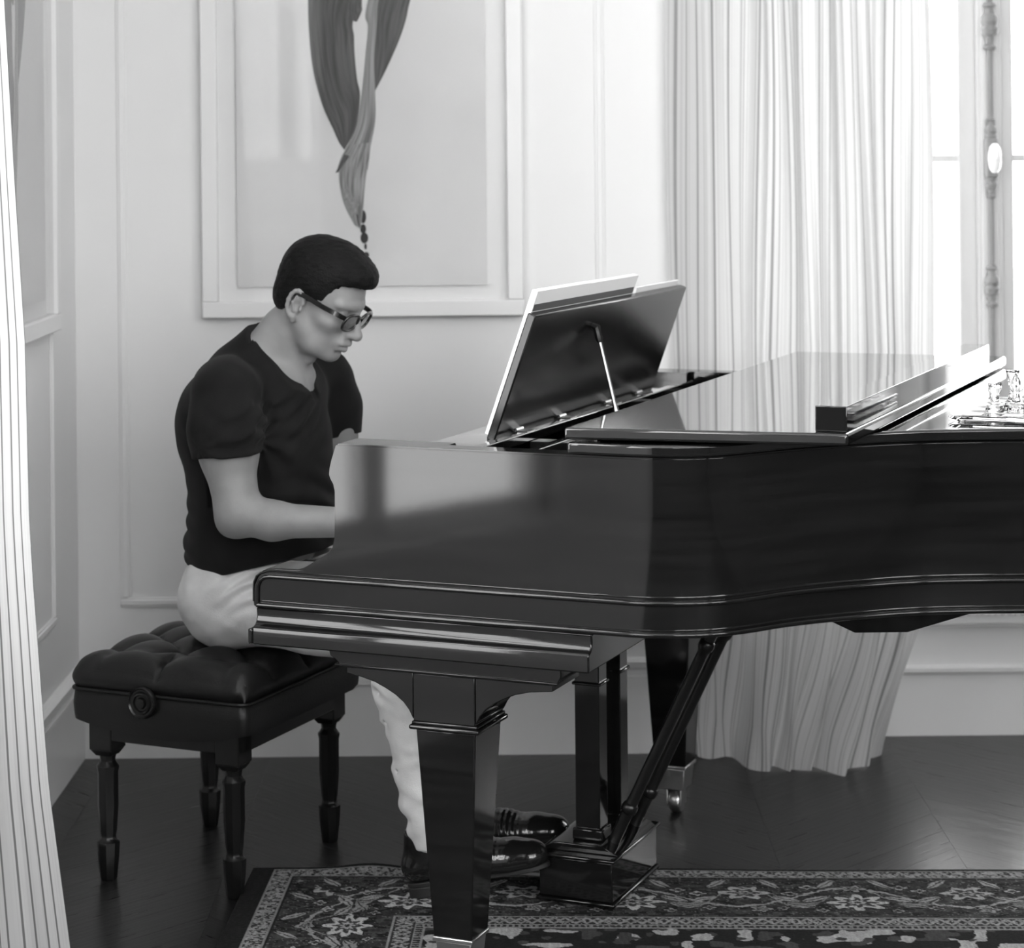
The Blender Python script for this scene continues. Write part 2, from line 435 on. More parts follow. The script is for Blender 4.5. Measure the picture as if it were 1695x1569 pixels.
def panel_frame(mb, plane, a0, a1, z0, z1, wd=.026, th=.009):
    """raised moulding round a wall panel; plane('b') back wall, ('l') left wall"""
    def bar(p0, p1, q0, q1):
        if plane == 'b':
            mb.box(p0, p1, WY - th * .55, WY, q0, q1)
            i = .006
            mb.box(p0 + (i if p1 - p0 < .1 else 0), p1 - (i if p1 - p0 < .1 else 0), WY - th, WY, q0 + (i if q1 - q0 < .1 else 0), q1 - (i if q1 - q0 < .1 else 0))
        else:
            mb.box(RX0, RX0 + th * .55, p0, p1, q0, q1)
            i = .006
            mb.box(RX0, RX0 + th, p0 + (i if p1 - p0 < .1 else 0), p1 - (i if p1 - p0 < .1 else 0), q0 + (i if q1 - q0 < .1 else 0), q1 - (i if q1 - q0 < .1 else 0))
    bar(a0, a1, z0, z0 + wd); bar(a0, a1, z1 - wd, z1); bar(a0, a0 + wd, z0 + wd, z1 - wd); bar(a1 - wd, a1, z0 + wd, z1 - wd)
tr = MB(); panel_frame(tr, 'b', -1.02, .239, .386, 2.95); struct(tr.build('trim_1', M_wall, smooth=0, bevel=.002))
tr = MB(); panel_frame(tr, 'l', 4.25, 5.46, .405, 2.95); struct(tr.build('trim_2', M_wall, smooth=0, bevel=.002))
# wall below the back window: sill with dentil edge, low panel moulding
YB = WY + .135
tr = MB(); tr.box(BW_X0 - .08, BW_X1 + .08, YB - .03, YB + .2, .296, .328); tr.box(BW_X0 - .08, BW_X1 + .08, YB - .012, YB, .283, .296)
sill = struct(tr.build('trim_3', M_trim, smooth=0, bevel=.006))
bead = MB().lathe([(.0001, -.008), (.006, -.005), (.008, 0), (.006, .005), (.0001, .008)], n=8, axis='x')
b0 = None
for k in range(40):
    x = BW_X0 + .39 + k * .0178
    if x > 1.36: break
    if b0 is None: b0 = bead.build('bead', M_trim, sill, loc=(x, YB - .034, .3285)); o = b0
    else:
        o = b0.copy(); COL.objects.link(o); o.location = (x, YB - .034, .3285)
tr = MB(); tr.prism([(YB, .160), (YB - .008, .160), (YB - .011, .166), (YB - .018, .170), (YB - .018, .180), (YB - .006, .186), (YB, .186)], BW_X0 - .08, BW_X1 + .08, 'x'); tr.box(BW_X0 - .08, BW_X1 + .08, YB - .006, YB, 0, .160)
struct(tr.build('baseboard_window', M_wall, smooth=30))

# ---- back window (french casement with cremone bolt)
win = struct(empty('window_1', ((BW_X0 + BW_X1) / 2, 6.0, BW_Z0)))
WX, WYY, WZ = win.location
def wpart(name, m, mb, **k):
    mb.v = [(a - WX, b - WYY, c - WZ) for a, b, c in mb.v]
    return mb.build(name, m, win, **k)
f = MB(); f.box(BW_X0 - .08, BW_X0, 5.93, 6.07, BW_Z0 - .05, BW_Z1 + .08); f.box(BW_X1, BW_X1 + .08, 5.93, 6.07, BW_Z0 - .05, BW_Z1 + .08)
f.box(BW_X0, BW_X1, 5.93, 6.07, BW_Z1, BW_Z1 + .08); f.box(BW_X0, BW_X1, 5.93, 6.07, BW_Z0 - .05, BW_Z0 + .02)
wpart('window_frame', M_sash, f, smooth=0, bevel=.006)
def sash(x0, x1, st0, st1):
    f = MB(); y0, y1 = 5.965, 6.02
    f.box(x0, x0 + st0, y0, y1, BW_Z0 + .02, BW_Z1); f.box(x1 - st1, x1, y0, y1, BW_Z0 + .02, BW_Z1)
    f.box(x0 + st0, x1 - st1, y0, y1, BW_Z0 + .02, BW_Z0 + .13); f.box(x0 + st0, x1 - st1, y0, y1, BW_Z1 - .08, BW_Z1)
    wpart('sash', M_sash, f, smooth=0, bevel=.006)
    for z in (.93, 1.522, 2.11, 2.6):
        wpart('glazing_bar', M_sash, MB().box(x0 + st0, x1 - st1, y0 + .012, y1 - .012, z - .009, z + .009), smooth=0)
    wpart('pane', M_pane, MB().box(x0 + st0 - .005, x1 - st1 + .005, 5.992, 5.996, BW_Z0 + .12, BW_Z1 - .07), smooth=0)
sash(BW_X0, 1.262, .06, .072)
sash(1.278, BW_X1, .060, .06)
cov = MB(); cov.box(1.237, 1.303, 5.945, 5.965, BW_Z0 + .02, BW_Z1); cov.box(1.247, 1.293, 5.938, 5.945, BW_Z0 + .02, BW_Z1)
wpart('meeting_stile', M_sash, cov, smooth=0, bevel=.003)
wpart('bolt_rod', M_rod, MB().lathe([(.0075, .40), (.0075, 2.9)], (1.2695, 5.926, 0), 10))
def bracket(z, s=1.0):
    prof = [(.005, -.055), (.014, -.052), (.016, -.046), (.010, -.040), (.012, -.025), (.019, -.018), (.021, -.006), (.017, .002), (.021, .012), (.019, .022), (.012, .030), (.010, .042), (.016, .048), (.013, .054), (.005, .057)]
    m = MB().lathe([(r * s, h * s) for r, h in prof], (1.2695, 5.926, z), 12)
    m.box(1.2695 - .012, 1.2695 + .012, 5.926, 5.944, z - .035, z + .035)
    wpart('bolt_bracket', M_rod, m)
bracket(1.871, 1.15); bracket(1.585, .8); bracket(1.458, .8); bracket(1.182, 1.0); bracket(.75, 1.0); bracket(2.4, 1.0)
kn = MB().lathe([(.001, -.040), (.008, -.038), (.014, -.028), (.017, -.012), (.018, 0), (.017, .012), (.014, .028), (.008, .038), (.001, .040)], (1.274, 5.900, 1.522), 16)
wpart('bolt_knob', M_porc, kn, smooth=60)
wpart('bolt_case', M_rod, MB().box(1.2695 - .016, 1.2695 + .016, 5.905, 5.944, 1.47, 1.575), bevel=.006)
# ---- plain casements for the unseen windows added as extra daylight
def casement(name, horiz, at, a, b):
    o = struct(empty(name, (((a + b) / 2, at, OW_Z0) if horiz else (at, (a + b) / 2, OW_Z0)), 0 if horiz else math.pi / 2))
    hw = (b - a) / 2; hz = OW_Z1 - OW_Z0; f = MB()
    f.box(-hw, -hw + .06, -.03, .03, 0, hz); f.box(hw - .06, hw, -.03, .03, 0, hz); f.box(-hw + .06, hw - .06, -.03, .03, 0, .07); f.box(-hw + .06, hw - .06, -.03, .03, hz - .07, hz); f.box(-.04, .04, -.03, .03, .07, hz - .07)
    f.build('window_frame', M_trim, o, smooth=0)
    for z in (.9, 1.75):
        for s_ in (-1, 1): MB().box(min(s_ * .04, s_ * (hw - .06)), max(s_ * .04, s_ * (hw - .06)), -.012, .012, z - .012, z + .012).build('glazing_bar', M_trim, o, smooth=0)
    MB().box(-hw + .05, hw - .05, -.002, .002, .06, hz - .06).build('pane', M_pane, o, smooth=0)
n_ = 3  # window numbers from here on belong to the added, unseen ones
for a_, b_ in FRONT_FILL_W: casement('window_%d' % n_, True, RY0 - .1, a_, b_); n_ += 1
for a_, b_ in RIGHT_FILL_W: casement('window_%d' % n_, False, RX1 + .1, a_, b_); n_ += 1
casement('window_%d' % n_, False, RX0 - .07, *LEFT_FILL_W)
# ---- left window
win2 = struct(empty('window_2', (RX0 - .085, (LW_Y0 + LW_Y1) / 2, LW_Z0)))
def w2part(name, m, mb, **k):
    a0, b0_, c0 = win2.location
    mb.v = [(a - a0, b - b0_, c - c0) for a, b, c in mb.v]
    return mb.build(name, m, win2, **k)
f = MB(); X0, X1 = RX0 - .12, RX0 - .05
f.box(X0, X1, LW_Y0, LW_Y0 + .06, LW_Z0, LW_Z1); f.box(X0, X1, LW_Y1 - .06, LW_Y1, LW_Z0, LW_Z1); f.box(X0, X1, LW_Y0 + .06, LW_Y1 - .06, LW_Z0, LW_Z0 + .07); f.box(X0, X1, LW_Y0 + .06, LW_Y1 - .06, LW_Z1 - .07, LW_Z1)
ym = (LW_Y0 + LW_Y1) / 2
f.box(X0, X1, ym - .035, ym + .035, LW_Z0 + .07, LW_Z1 - .07)
w2part('window_frame', M_trim, f, smooth=0, bevel=.005)
for z in (1.5, 2.15):
    for a, b in ((LW_Y0 + .06, ym - .05), (ym + .05, LW_Y1 - .06)):
        w2part('glazing_bar', M_trim, MB().box(X0 + .02, X1 - .02, a, b, z - .012, z + .012), smooth=0)
for a, b in ((LW_Y0 + .05, ym - .04), (ym + .04, LW_Y1 - .05)):
    w2part('pane', M_pane, MB().box(X0 + .035, X0 + .039, a, b, LW_Z0 + .06, LW_Z1 - .06), smooth=0)

# ------------------------------------------------------------------ grand piano (local axes: x keyboard->tail, y treble->bass)
TH = math.radians(22.9)
PO = (-.108, 4.114)
piano = tag(empty('grand_piano', (PO[0], PO[1], 0), -TH), 'glossy black grand piano with folded lid, music desk up and square tapered legs', 'piano')
def pl(x, y, z=0.0):
    c, s = math.cos(TH), math.sin(TH)
    return (PO[0] + c * x + s * y, PO[1] - s * x + c * y, z)
T0, T1 = -.085, 1.42
RIMPTS = [(0.0, T0), (.15, T0), (.30, T0), (.38, -.0835), (.445, -.066), (.50, -.036), (.548, .014), (.595, .083), (.65, .146), (.73, .22), (.80, .272), (.875, .312), (.97, .352),
          (1.10, .402), (1.25, .462), (1.38, .535), (1.48, .63), (1.54, .76), (1.555, .92), (1.53, 1.10), (1.45, 1.26), (1.31, 1.37), (1.12, 1.415), (.95, T1), (.5, T1), (0.0, T1)]
rim = [tuple(p) for p in catmull(RIMPTS, 6)]
RZ0, RZ1 = .706, 1.02
def ring(mb, outer, inner, z0, z1):
    n = len(outer); vs = []
    for p in outer: vs += [(p[0], p[1], z0), (p[0], p[1], z1)]
    for p in inner: vs += [(p[0], p[1], z0), (p[0], p[1], z1)]
    o = 2 * n; fs = []
    for i in range(n - 1):
        a, b = 2 * i, 2 * i + 2
        fs += [(a, b, b + 1, a + 1), (o + a, o + a + 1, o + b + 1, o + b), (a + 1, b + 1, o + b + 1, o + a + 1), (a, o + a, o + b, b)]
    fs += [(0, 1, o + 1, o), (2 * n - 2, o + 2 * n - 2, o + 2 * n - 1, 2 * n - 1)]
    mb.add(vs, fs)
rin = offset_poly(rim, -.055)
m = MB(); ring(m, rim, rin, RZ0, RZ1); m.build('case_rim', M_lac, piano, smooth=35, bevel=.003, skip=lambda c: c.x < .001)
# arms with the stepped cheek profile
ARM = [(0, 1.02), (-.205, 1.02), (-.210, 1.006), (-.2155, .99), (-.2195, .975), (-.221, .962), (-.2185, .955), (-.2125, .945), (-.2095, .932), (-.2095, .90), (-.2105, .86), (-.2115, .842), (-.2155, .827), (-.2265, .815),
       (-.243, .806), (-.262, .794), (-.275, .7865), (-.287, .783), (-.348, .782), (-.362, .776), (-.373, .765), (-.380, .750), (-.383, .733), (-.382, .715), (-.381, .7065), (0, .7065)]
for t0, t1 in ((T0, 0.0), (1.335, T1)):
    MB().prism(ARM, t0, t1, 'y').build('key_arm', M_lac, piano, smooth=35, bevel=.003, skip=lambda c: c.x > -.001)
# beads running round the case
def path_out(pts, d, z): return [(p[0], p[1], z) for p in offset_poly(pts, d)]
for side in (0,):
    up = [(-.382, T0 - .001, .712), (-.3725, T0 - .001, .735), (-.3715, T0 - .001, .748), (-.366, T0 - .001, .759), (-.357, T0 - .001, .765), (-.345, T0 - .001, .767), (-.1, T0 - .001, .767)] 
    up = up[1:]
    full = [( -.3725, T0 - .001, .712)] + up + path_out(rim, .001, .767)
    MB().tube(full, .0048, 8).build('bead_moulding', M_lac, piano, smooth=60)
    MB().tube([(p[0], p[1] + .003, p[2] + .010 * (1 if i > 4 else 0)) if i > 4 else (p[0] - .008, p[1] + .003, p[2] + .006) for i, p in enumerate(full)], .003, 6).build('bead_moulding', M_lac, piano, smooth=60)
    low = [(-.3725, T0 - .001, .712), (-.1, T0 - .001, .712)] + path_out(rim, .001, .712)
    MB().tube(low, .0048, 8).build('bead_moulding', M_lac, piano, smooth=60)
    MB().tube([(p[0] if i else p[0] + .01, p[1] + .003, p[2] + .008) for i, p in enumerate(low)], .0026, 6).build('bead_moulding', M_lac, piano, smooth=60)
# key bed
kb = MB(); kb.prism([(T0 + .002, .7065), (T0 + .004, .690), (T0 + .001, .682), (T0 - .004, .6765), (T0 - .012, .6735), (T0 - .0135, .669), (T0 - .0135, .640), (T1 + .0135, .640), (T1 + .0135, .669), (T1 + .012, .6735), (T1 + .004, .6765), (T1 - .001, .682), (T1 - .004, .690), (T1 - .002, .7065)], -.377, .295, 'x')
kb.box(-.387, -.377, T0 - .0135, T1 + .0135, .640, .669)
kb.build('key_bed', M_lac, piano, smooth=35, bevel=.003)
MB().box(-.366, -.345, 0, 1.335, .669, .765).build('key_slip', M_lac, piano, bevel=.004)
fb = MB(); fb.prism([(-.165, .765), (-.150, .765), (-.125, .92), (-.118, .985), (-.140, .985), (-.150, .93), (-.160, .85)], 0, 1.335, 'y'); fb.build('fallboard', M_lac, piano, smooth=40)
# keys
wk = MB().box(0, .145, .0006, .0229, 0, .022); w0 = None; KY0, KN = .055, 52
for k in range(KN):
    y = KY0 + k * .0235
    if w0 is None: w0 = wk.build('white_key', M_key_w, piano, bevel=.001, loc=(-.325, y, .736)); continue
    o = w0.copy(); COL.objects.link(o); o.location = (-.325, y, .736)
bk = MB().prism([(0, 0), (.006, .011), (.095, .012), (.095, 0)], 0, .0105, 'y'); b0k = None
pat = (0, 2, 3, 5, 6)
for k in range(KN - 1):
    if (k % 7) not in (0, 1, 3, 4, 5): continue
    loc = (-.272, KY0 + (k + 1) * .0235 - .005, .758)
    if b0k is None: b0k = bk.build('black_key', M_key_b, piano, bevel=.001, loc=loc); continue
    o = b0k.copy(); COL.objects.link(o); o.location = loc
MB().box(-.345, -.15, 0.0, 1.335, .70, .734).build('key_frame', M_ebony, piano)
MB().box(-.345, -.16, 0.0, .053, .734, .775).build('key_block', M_lac, piano, bevel=.003)
MB().box(-.345, -.16, 1.279, 1.335, .734, .775).build('key_block', M_lac, piano, bevel=.003)
# inside: shelf, rails, plate, tuning pins, music desk
MB().box(-.113, .0, 0.0, 1.336, .985, 1.0).build('music_shelf', M_lac2, piano, bevel=.003)
for a, b, z0, z1 in ((.0, .022, .985, 1.004), (.078, .10, .965, .992)):
    MB().box(a, b, .02, 1.32, z0, z1).build('desk_rail', M_lac2, piano, bevel=.0025)
for t in (.06, .30, 1.02, 1.26):
    MB().box(.022, .22, t, t + .045, .968, .986).build('desk_slide', M_ebony, piano, bevel=.002)
pin = [(p[0], p[1]) for p in offset_poly(rim, -.056)]
MB().prism([(0.11, T0 + .06)] + [p for p in pin if p[0] > .12] + [(.11, T1 - .06)], .93, .945, 'z').build('iron_plate', M_iron, piano, smooth=20)
MB().prism([(0.11, T0 + .06)] + [p for p in pin if p[0] > .12] + [(.11, T1 - .06)], .72, .735, 'z').build('soundboard', M_ebony, piano, smooth=20)
MB().box(.08, .11, T0 + .055, T1 - .055, .735, .945).build('pin_block', M_ebony, piano)
pins = MB()
for r_ in range(3):
    for k in range(70):
        y = .03 + k * .0185; x = .135 + .018 * r_ + .004 * (k % 3)
        pins.lathe([(.0032, .945), (.0032, .972), (.0026, .974)], (x, y, 0), 6)
tp = pins.build('tuning_pins', M_metal, piano); tp['kind'] = 'stuff'
D0 = np.array([-.030, 1.0]); D1 = np.array([.060, 1.246]); dn = np.array([D1[1] - D0[1], -(D1[0] - D0[0])]); dn /= np.linalg.norm(dn)
TK = .018
desk = MB().prism([tuple(D0), tuple(D0 + dn * TK), tuple(D1 + dn * TK), tuple(D1)], .205, 1.115, 'y').build('music_desk', M_desk, piano, bevel=.003)
for t in (.30, .53, .80, 1.0):
    h = MB().box(-.004, .018, t, t + .035, 1.002, 1.006); h.lathe([(.0035, -.018), (.0035, .018)], (-.008, t + .0175, 1.007), 8, 'y'); h.build('hinge', M_brass, piano)
ST0, ST1 = Vector((.118, .55, .992)), Vector((.070, .55, 1.19))
st = MB(); dv = ST1 - ST0
st.tube([ST0, ST0 + dv * .12, ST0 + dv * .22, ST0 + dv * .86], [.0085, .0085, .0048, .0042], 8)
st.build('desk_prop', M_metal, piano)
MB().tube([ST0 + dv * .85, ST0 + dv * .9, ST0 + dv * .95, ST0 + dv * 1.0, ST1 + Vector((-.012, 0, .006))], [.006, .009, .007, .009, .006], 8).build('prop_bracket', M_ebony, piano)
# lid: main part and the front part folded back over it
LO = [p for p in offset_poly(rim, .010) if p[0] >= .256]
lid_main = [(.256, LO[0][1])] + [tuple(p) for p in LO] + [(.256, LO[-1][1])]
MB().prism(lid_main, 1.0225, 1.0435, 'z').build('lid', M_lac2, piano, smooth=35, bevel=.005, seg=3)
FL = [(.252, -.098), (.742, -.022), (.738, 1.452), (.240, 1.435)]
MB().prism(FL, 1.048, 1.069, 'z').build('folded_lid_front', M_lac2, piano, smooth=35, bevel=.005, seg=3)
for t in (.1, .5, .9, 1.3):
    MB().lathe([(.004, -.03), (.004, .03)], (.2475, t, 1.0455), 8, 'y').build('lid_hinge', M_brass, piano)
for x, y in ((.34, .05), (.34, 1.3), (.70, .40), (.70, 1.3)):
    MB().lathe([(.009, 1.0435), (.009, 1.048)], (x, y, 0), 10).build('lid_bumper', M_ebony, piano)
# legs
def leg(x, y, brackets=True, gz=0.0):
    l = empty('leg', (x, y, 0)); l.parent = piano
    m = MB(); m.frustum((0, 0), .118, .503, (.038, .038), (.0595, .0595)); m.build('leg_shaft', M_lac, l, bevel=.003)
    m = MB(); m.box(-.070, .070, -.070, .070, .503, .512); m.build('leg_collar', M_lac, l, bevel=.004, seg=3)
    m = MB(); m.box(-.0655, .0655, -.0655, .0655, .512, .518); m.build('leg_collar', M_lac, l, bevel=.002)
    m = MB(); m.box(-.0615, .0615, -.0655, .0655, .518, .606); m.build('leg_block', M_lac, l, bevel=.002)
    if brackets:
        for s in (-1, 1):
            far = .197 if s < 0 else .213
            pr = [(.0625, .606), (far, .606), (far, .594), (.168, .589), (.14, .582), (.117, .572), (.098, .562), (.082, .550), (.071, .537), (.0625, .521)]
            MB().prism([(s * a, b) for a, b in pr], -.0645, .0645, 'y').build('leg_bracket', M_lac, l, smooth=50, bevel=.0015)
        m = MB(); m.prism([(-.205, .606), (.222, .606), (.232, .622), (.232, .64), (-.232, .64), (-.228, .626), (-.215, .618)], -.072, .072, 'y'); m.build('leg_plate', M_lac, l, bevel=.002)
        MB().box(-.218, .226, -.0745, .0745, .6085, .6125).build('plate_bead', M_lac, l, bevel=.0015)
    m = MB(); m.box(-.040, .040, -.040, .040, .112, .120); m.frustum((0, 0), .062, .112, (.031, .031), (.0355, .0355)); m.build('ferrule', M_brass, l, bevel=.002)
    m = MB(); m.lathe([(.006, -.013), (.024, -.013), (.027, -.008), (.027, .008), (.024, .013), (.006, .013)], (0, .012, .027 + gz), 16, 'x')
    m.build('caster', M_brass, l, smooth=40)
    m = MB(); m.box(-.019, -.0145, -.012, .026, .02, .062); m.box(.0145, .019, -.012, .026, .02, .062); m.box(-.019, .019, -.014, .028, .056, .064); m.build('caster_fork', M_brass, l, bevel=.002)
    return l
leg(0, 0, gz=.010); leg(0, 1.222); leg(1.28, .86, False, .010)
m = MB(); m.box(1.28 - .10, 1.28 + .10, .86 - .10, .86 + .10, .606, .706); m.build('tail_leg_plate', M_lac, piano, bevel=.004)
# beams under the case
m = MB(); m.prism([(.30, .706), (.30, .64), (.62, .64), (.80, .706)], .52, .60, 'y'); 
m.build('under_beam', M_lac, piano, bevel=.002)
m = MB(); m.prism([(.30, .706), (.30, .64), (.62, .64), (.80, .706)], .95, 1.03, 'y'); m.build('under_beam', M_lac, piano, bevel=.002)
m = MB(); m.add([(.60, .23, .708), (.90, .36, .708), (.90, .75, .708), (.60, .75, .708), (.667, .304, .658), (.757, .343, .658), (.757, .70, .658), (.667, .70, .658)], [(0, 3, 2, 1), (4, 5, 6, 7), (0, 1, 5, 4), (1, 2, 6, 5), (2, 3, 7, 6), (3, 0, 4, 7)])
m.build('under_block', M_lac, piano, bevel=.002)
# lyre
ly = empty('lyre', (.03, .6385, 0)); ly.parent = piano
def lp(name, mb, mt=M_lac, **k):
    mb.v = [(a - .03, b - .6385, c) for a, b, c in mb.v]
    return mb.build(name, mt, ly, **k)
BX0, BX1, BY0, BY1 = -.050, .110, .502, .775
m = MB(); m.box(BX0, BX1, BY0, BY1, .026, .108); lp('lyre_box', m, bevel=.003)
m = MB(); m.box(BX0 - .006, BX1 + .006, BY0 - .006, BY1 + .006, .018, .026); lp('base_bead', m, bevel=.003)
m = MB(); m.box(BX0 - .008, BX1 + .008, BY0 - .008, BY1 + .008, .108, .116); lp('top_bead', m, bevel=.0035)
m = MB(); m.prism([(BX0 - .006, .116), (BX1 + .006, .116), (BX1 - .026, .133), (BX0 + .026, .133)], BY0 + .02, BY1 - .02, 'y'); lp('lyre_plinth', m, bevel=.002)
for y in (.552, .678):
    m = MB(); m.box(.012, .066, y, y + .046, .133, .64); lp('lyre_post', m, bevel=.002)
    m = MB(); m.box(.006, .072, y - .006, y + .052, .133, .158); lp('post_base', m, bevel=.004)
    m = MB(); m.box(.007, .071, y - .005, y + .051, .452, .459); lp('post_collar', m, bevel=.003)
m = MB(); m.box(.032, .050, .598, .678, .133, .64); lp('lyre_panel', m, bevel=.001)
m = MB(); m.box(-.02, .10, .535, .74, .615, .64); lp('lyre_head', m, bevel=.004)
for y in (.575, .701):
    a, b = Vector((.085, y, .125)), Vector((.335, y, .64)); dv = b - a
    fr = [0, .13, .135, .15, .165, .17, .19, .78, .80, .81, .825, .84, .845, 1.0]
    rr = [.0125, .0125, .016, .0175, .016, .0125, .012, .012, .0125, .016, .0175, .016, .0125, .0125]
    lp('lyre_brace', MB().tube([a + dv * k for k in fr], rr, 10), M_ebony, smooth=40)
for y in (.535, .6385, .712):
    m = MB(); m.prism([(-.04, .066), (-.10, .064), (-.145, .058), (-.162, .050), (-.162, .042), (-.145, .047), (-.10, .053), (-.04, .055)], y - .012, y + .012, 'y'); lp('pedal', m, M_brass, smooth=40, bevel=.003)

# ------------------------------------------------------------------ tufted bench
BC = Vector((-.654, 4.925, 0)); BR = -math.radians(24)
bench = tag(empty('piano_bench', BC, BR), 'black tufted leather piano bench on four dark turned legs', 'bench')
HX, HY = .218, .255
def cushion():
    nu, nv = 96, 110
    P = np.zeros((nu + 1, nv + 1, 3))
    U = np.linspace(-1, 1, nu + 1); V = np.linspace(-1, 1, nv + 1)
    A, B = np.meshgrid(U, V, indexing='ij')
    # rounded-square spread: parameter reaches over the side
    ext = 1.30
    def side(a):
        x = np.clip(np.abs(a) * ext, 0, 1); over = np.clip(np.abs(a) * ext - 1, 0, ext - 1) / (ext - 1)
        return np.sign(a) * x, over
    xa, oa = side(A); yb, ob = side(B)
    over = np.maximum(oa, ob)
    bulge = np.sin(np.clip(over, 0, 1) * math.pi) * .010
    X = xa * HX * .985; Y = yb * HY * .985
    dome = .478 + .034 * (1 - xa ** 2) ** .6 * (1 - yb ** 2) ** .45
    edge = np.maximum(np.abs(xa), np.abs(yb))
    rnd = np.clip((edge - .84) / .16, 0, 1)
    Z = dome - .016 * rnd ** 2.5
    mx, my = .085, .0725
    p = (X / mx + Y / my) / 2; q = (X / mx - Y / my) / 2
    inner = np.abs(np.sin(np.pi * p) * np.sin(np.pi * q)) ** .42
    outx = np.abs(np.sin(np.pi * Y / (2 * my))) ** .42
    outy = np.abs(np.sin(np.pi * (X / (2 * mx)))) ** .42
    wx = np.clip((np.abs(X) - 2 * mx + .02) / .02, 0, 1); wy = np.clip((np.abs(Y) - 2.0 * my - .03) / .03, 0, 1)
    pil = inner * (1 - wx) + outx * wx; pil = pil * (1 - wy * (1 - wx)) + outy * wy * (1 - wx)
    pil = np.where((wx > 0) & (wy > 0), np.maximum(pil, wx * wy), pil)
    fade = np.clip(1 - over * 1.2, 0, 1) * (1 - .45 * rnd)
    Z = Z - (1 - pil) * .030 * fade
    Z = Z - over * (Z - .418)
    ax = np.where(oa >= ob, np.sign(A), 0); ay = np.where(ob > oa, np.sign(B), 0)
    crn = np.clip(np.minimum(np.abs(xa), np.abs(yb)) * 8 - 7, 0, 1)
    X = X + np.sign(A) * bulge * (oa > 0); Y = Y + np.sign(B) * bulge * (ob > 0)
    # rounded vertical corners
    R = .03
    dx = np.abs(X) - (HX - R); dy = np.abs(Y) - (HY - R)
    msk = (dx > 0) & (dy > 0); l = np.sqrt(dx ** 2 + dy ** 2) + 1e-9; mxl = np.maximum(dx, dy)
    X = np.where(msk, np.sign(X) * ((HX - R) + dx * mxl / l), X); Y = np.where(msk, np.sign(Y) * ((HY - R) + dy * mxl / l), Y)
    P[..., 0] = X; P[..., 1] = Y; P[..., 2] = Z
    return MB().grid(P)
cush = cushion().build('cushion', M_leather, bench, smooth=180)
bt0 = None
for i in range(-2, 3):
    for j in range(-3, 4):
        if (i + j) % 2: continue
        dm_ = .478 + .034 * (1 - (i * .085 / (HX * .985)) ** 2) ** .6 * max(0, 1 - (j * .0725 / (HY * .985)) ** 2) ** .45
        loc = (i * .085, j * .0725, dm_ - .0325)
        if bt0 is None:
            bt0 = MB().lathe([(.008, -.004), (.008, 0), (.006, .003), (.002, .0042)], n=10).build('tuft_button', M_leather, bench, loc=loc); continue
        o = bt0.copy(); COL.objects.link(o); o.location = loc
def rrect(hx, hy, r, n=6):
    out = []
    for cx, cy, a0 in ((hx - r, hy - r, 0), (-hx + r, hy - r, 90), (-hx + r, -hy + r, 180), (hx - r, -hy + r, 270)):
        for k in range(n + 1):
            a = math.radians(a0 + 90 * k / n); out.append((cx + r * math.cos(a), cy + r * math.sin(a)))
    return out
# leather skirt whose lower edge dips in the middle of each end
sk = []
def dense(poly, step=.02):
    out = []
    for i in range(len(poly)):
        a = np.array(poly[i]); b = np.array(poly[(i + 1) % len(poly)]); k = max(1, int(np.linalg.norm(b - a) / step))
        for j in range(k): out.append(tuple(a + (b - a) * j / k))
    return out
rr = dense(rrect(HX - .002, HY - .002, .02))
P = []
for x, y in rr:
    if abs(y) > HY - .03: low = .352 - .026 * max(0, 1 - (x / (HX - .01)) ** 2)
    else: low = .352 - .006
    P.append([(x, y, low), (x * 1.006, y * 1.004, low + .01), (x * 1.012, y * 1.01, (low + .418) / 2), (x * 1.0, y * 1.0, .412), (x * .97, y * .97, .418)])
MB().grid(P, closed_u=True).build('skirt', M_leather, bench, smooth=60)
MB().tube([(x * 1.006, y * 1.006, .417) for x, y in rr], .0042, 8, closed=True).build('piping', M_leather, bench, smooth=80)
ap = MB()
for (a, b, c_, d) in ((-.185, .185, -.232, -.214), (-.185, .185, .214, .232), (-.185, -.167, -.215, .215), (.167, .185, -.215, .215)): ap.box(a, b, c_, d, .305, .415)
ap.build('apron', M_ebony, bench, bevel=.002)
for sx in (-1, 1):
    for sy in (-1, 1):
        l = empty('leg', (sx * .157, sy * .206, 0)); l.parent = bench
        m = MB(); m.box(-.028, .028, -.028, .028, .282, .40); m.frustum((0, 0), .268, .282, (.018, .018), (.027, .027)); m.build('leg_block', M_ebony, l, bevel=.002)
        m = MB(); m.lathe([(.019, .270), (.017, .262), (.0165, .256), (.021, .249), (.0245, .245), (.0245, .240), (.0225, .232), (.0225, .16), (.0185, .105), (.017, .098), (.0165, .092), (.019, .086), (.0245, .082), (.0245, .076), (.023, .05), (.018, .004), (.016, 0)], n=8, rot=math.pi / 8)
        m.build('turned_leg', M_ebony, l, smooth=35)
for sy in (-1, 1):
    kn = MB().lathe([(.034, 0), (.034, .006), (.031, .010), (.028, .007), (.024, .007), (.022, .011), (.018, .012), (.016, .008), (.012, .008), (.010, .013), (.005, .0145), (.001, .0145)], n=32, axis='y')
    kn.v = [(a, -b * 1.0 if sy < 0 else b, c) for a, b, c in kn.v]
    kn.build('height_knob', M_ebony, bench, smooth=40, loc=(-.03, sy * (HY + .004), .403))

# ------------------------------------------------------------------ things on the piano
def on_piano(name, x, y, z, label, cat, group=None, rot=0.0):
    return tag(empty(name, pl(x, y, z), -TH + rot), label, cat, group)
bar = MB().box(0, .056, 0, 1.26, 0, .0445)
barroot = on_piano('lacquer_bar', .681, -.008, 1.069, 'long glossy black square bar lying across the folded piano lid', 'bar')
bar.build('bar_body', M_lac2, barroot, bevel=.0015)
MB().box(.002, .054, -.0015, 0, .003, .0425).build('end_cap', M_matt, barroot)
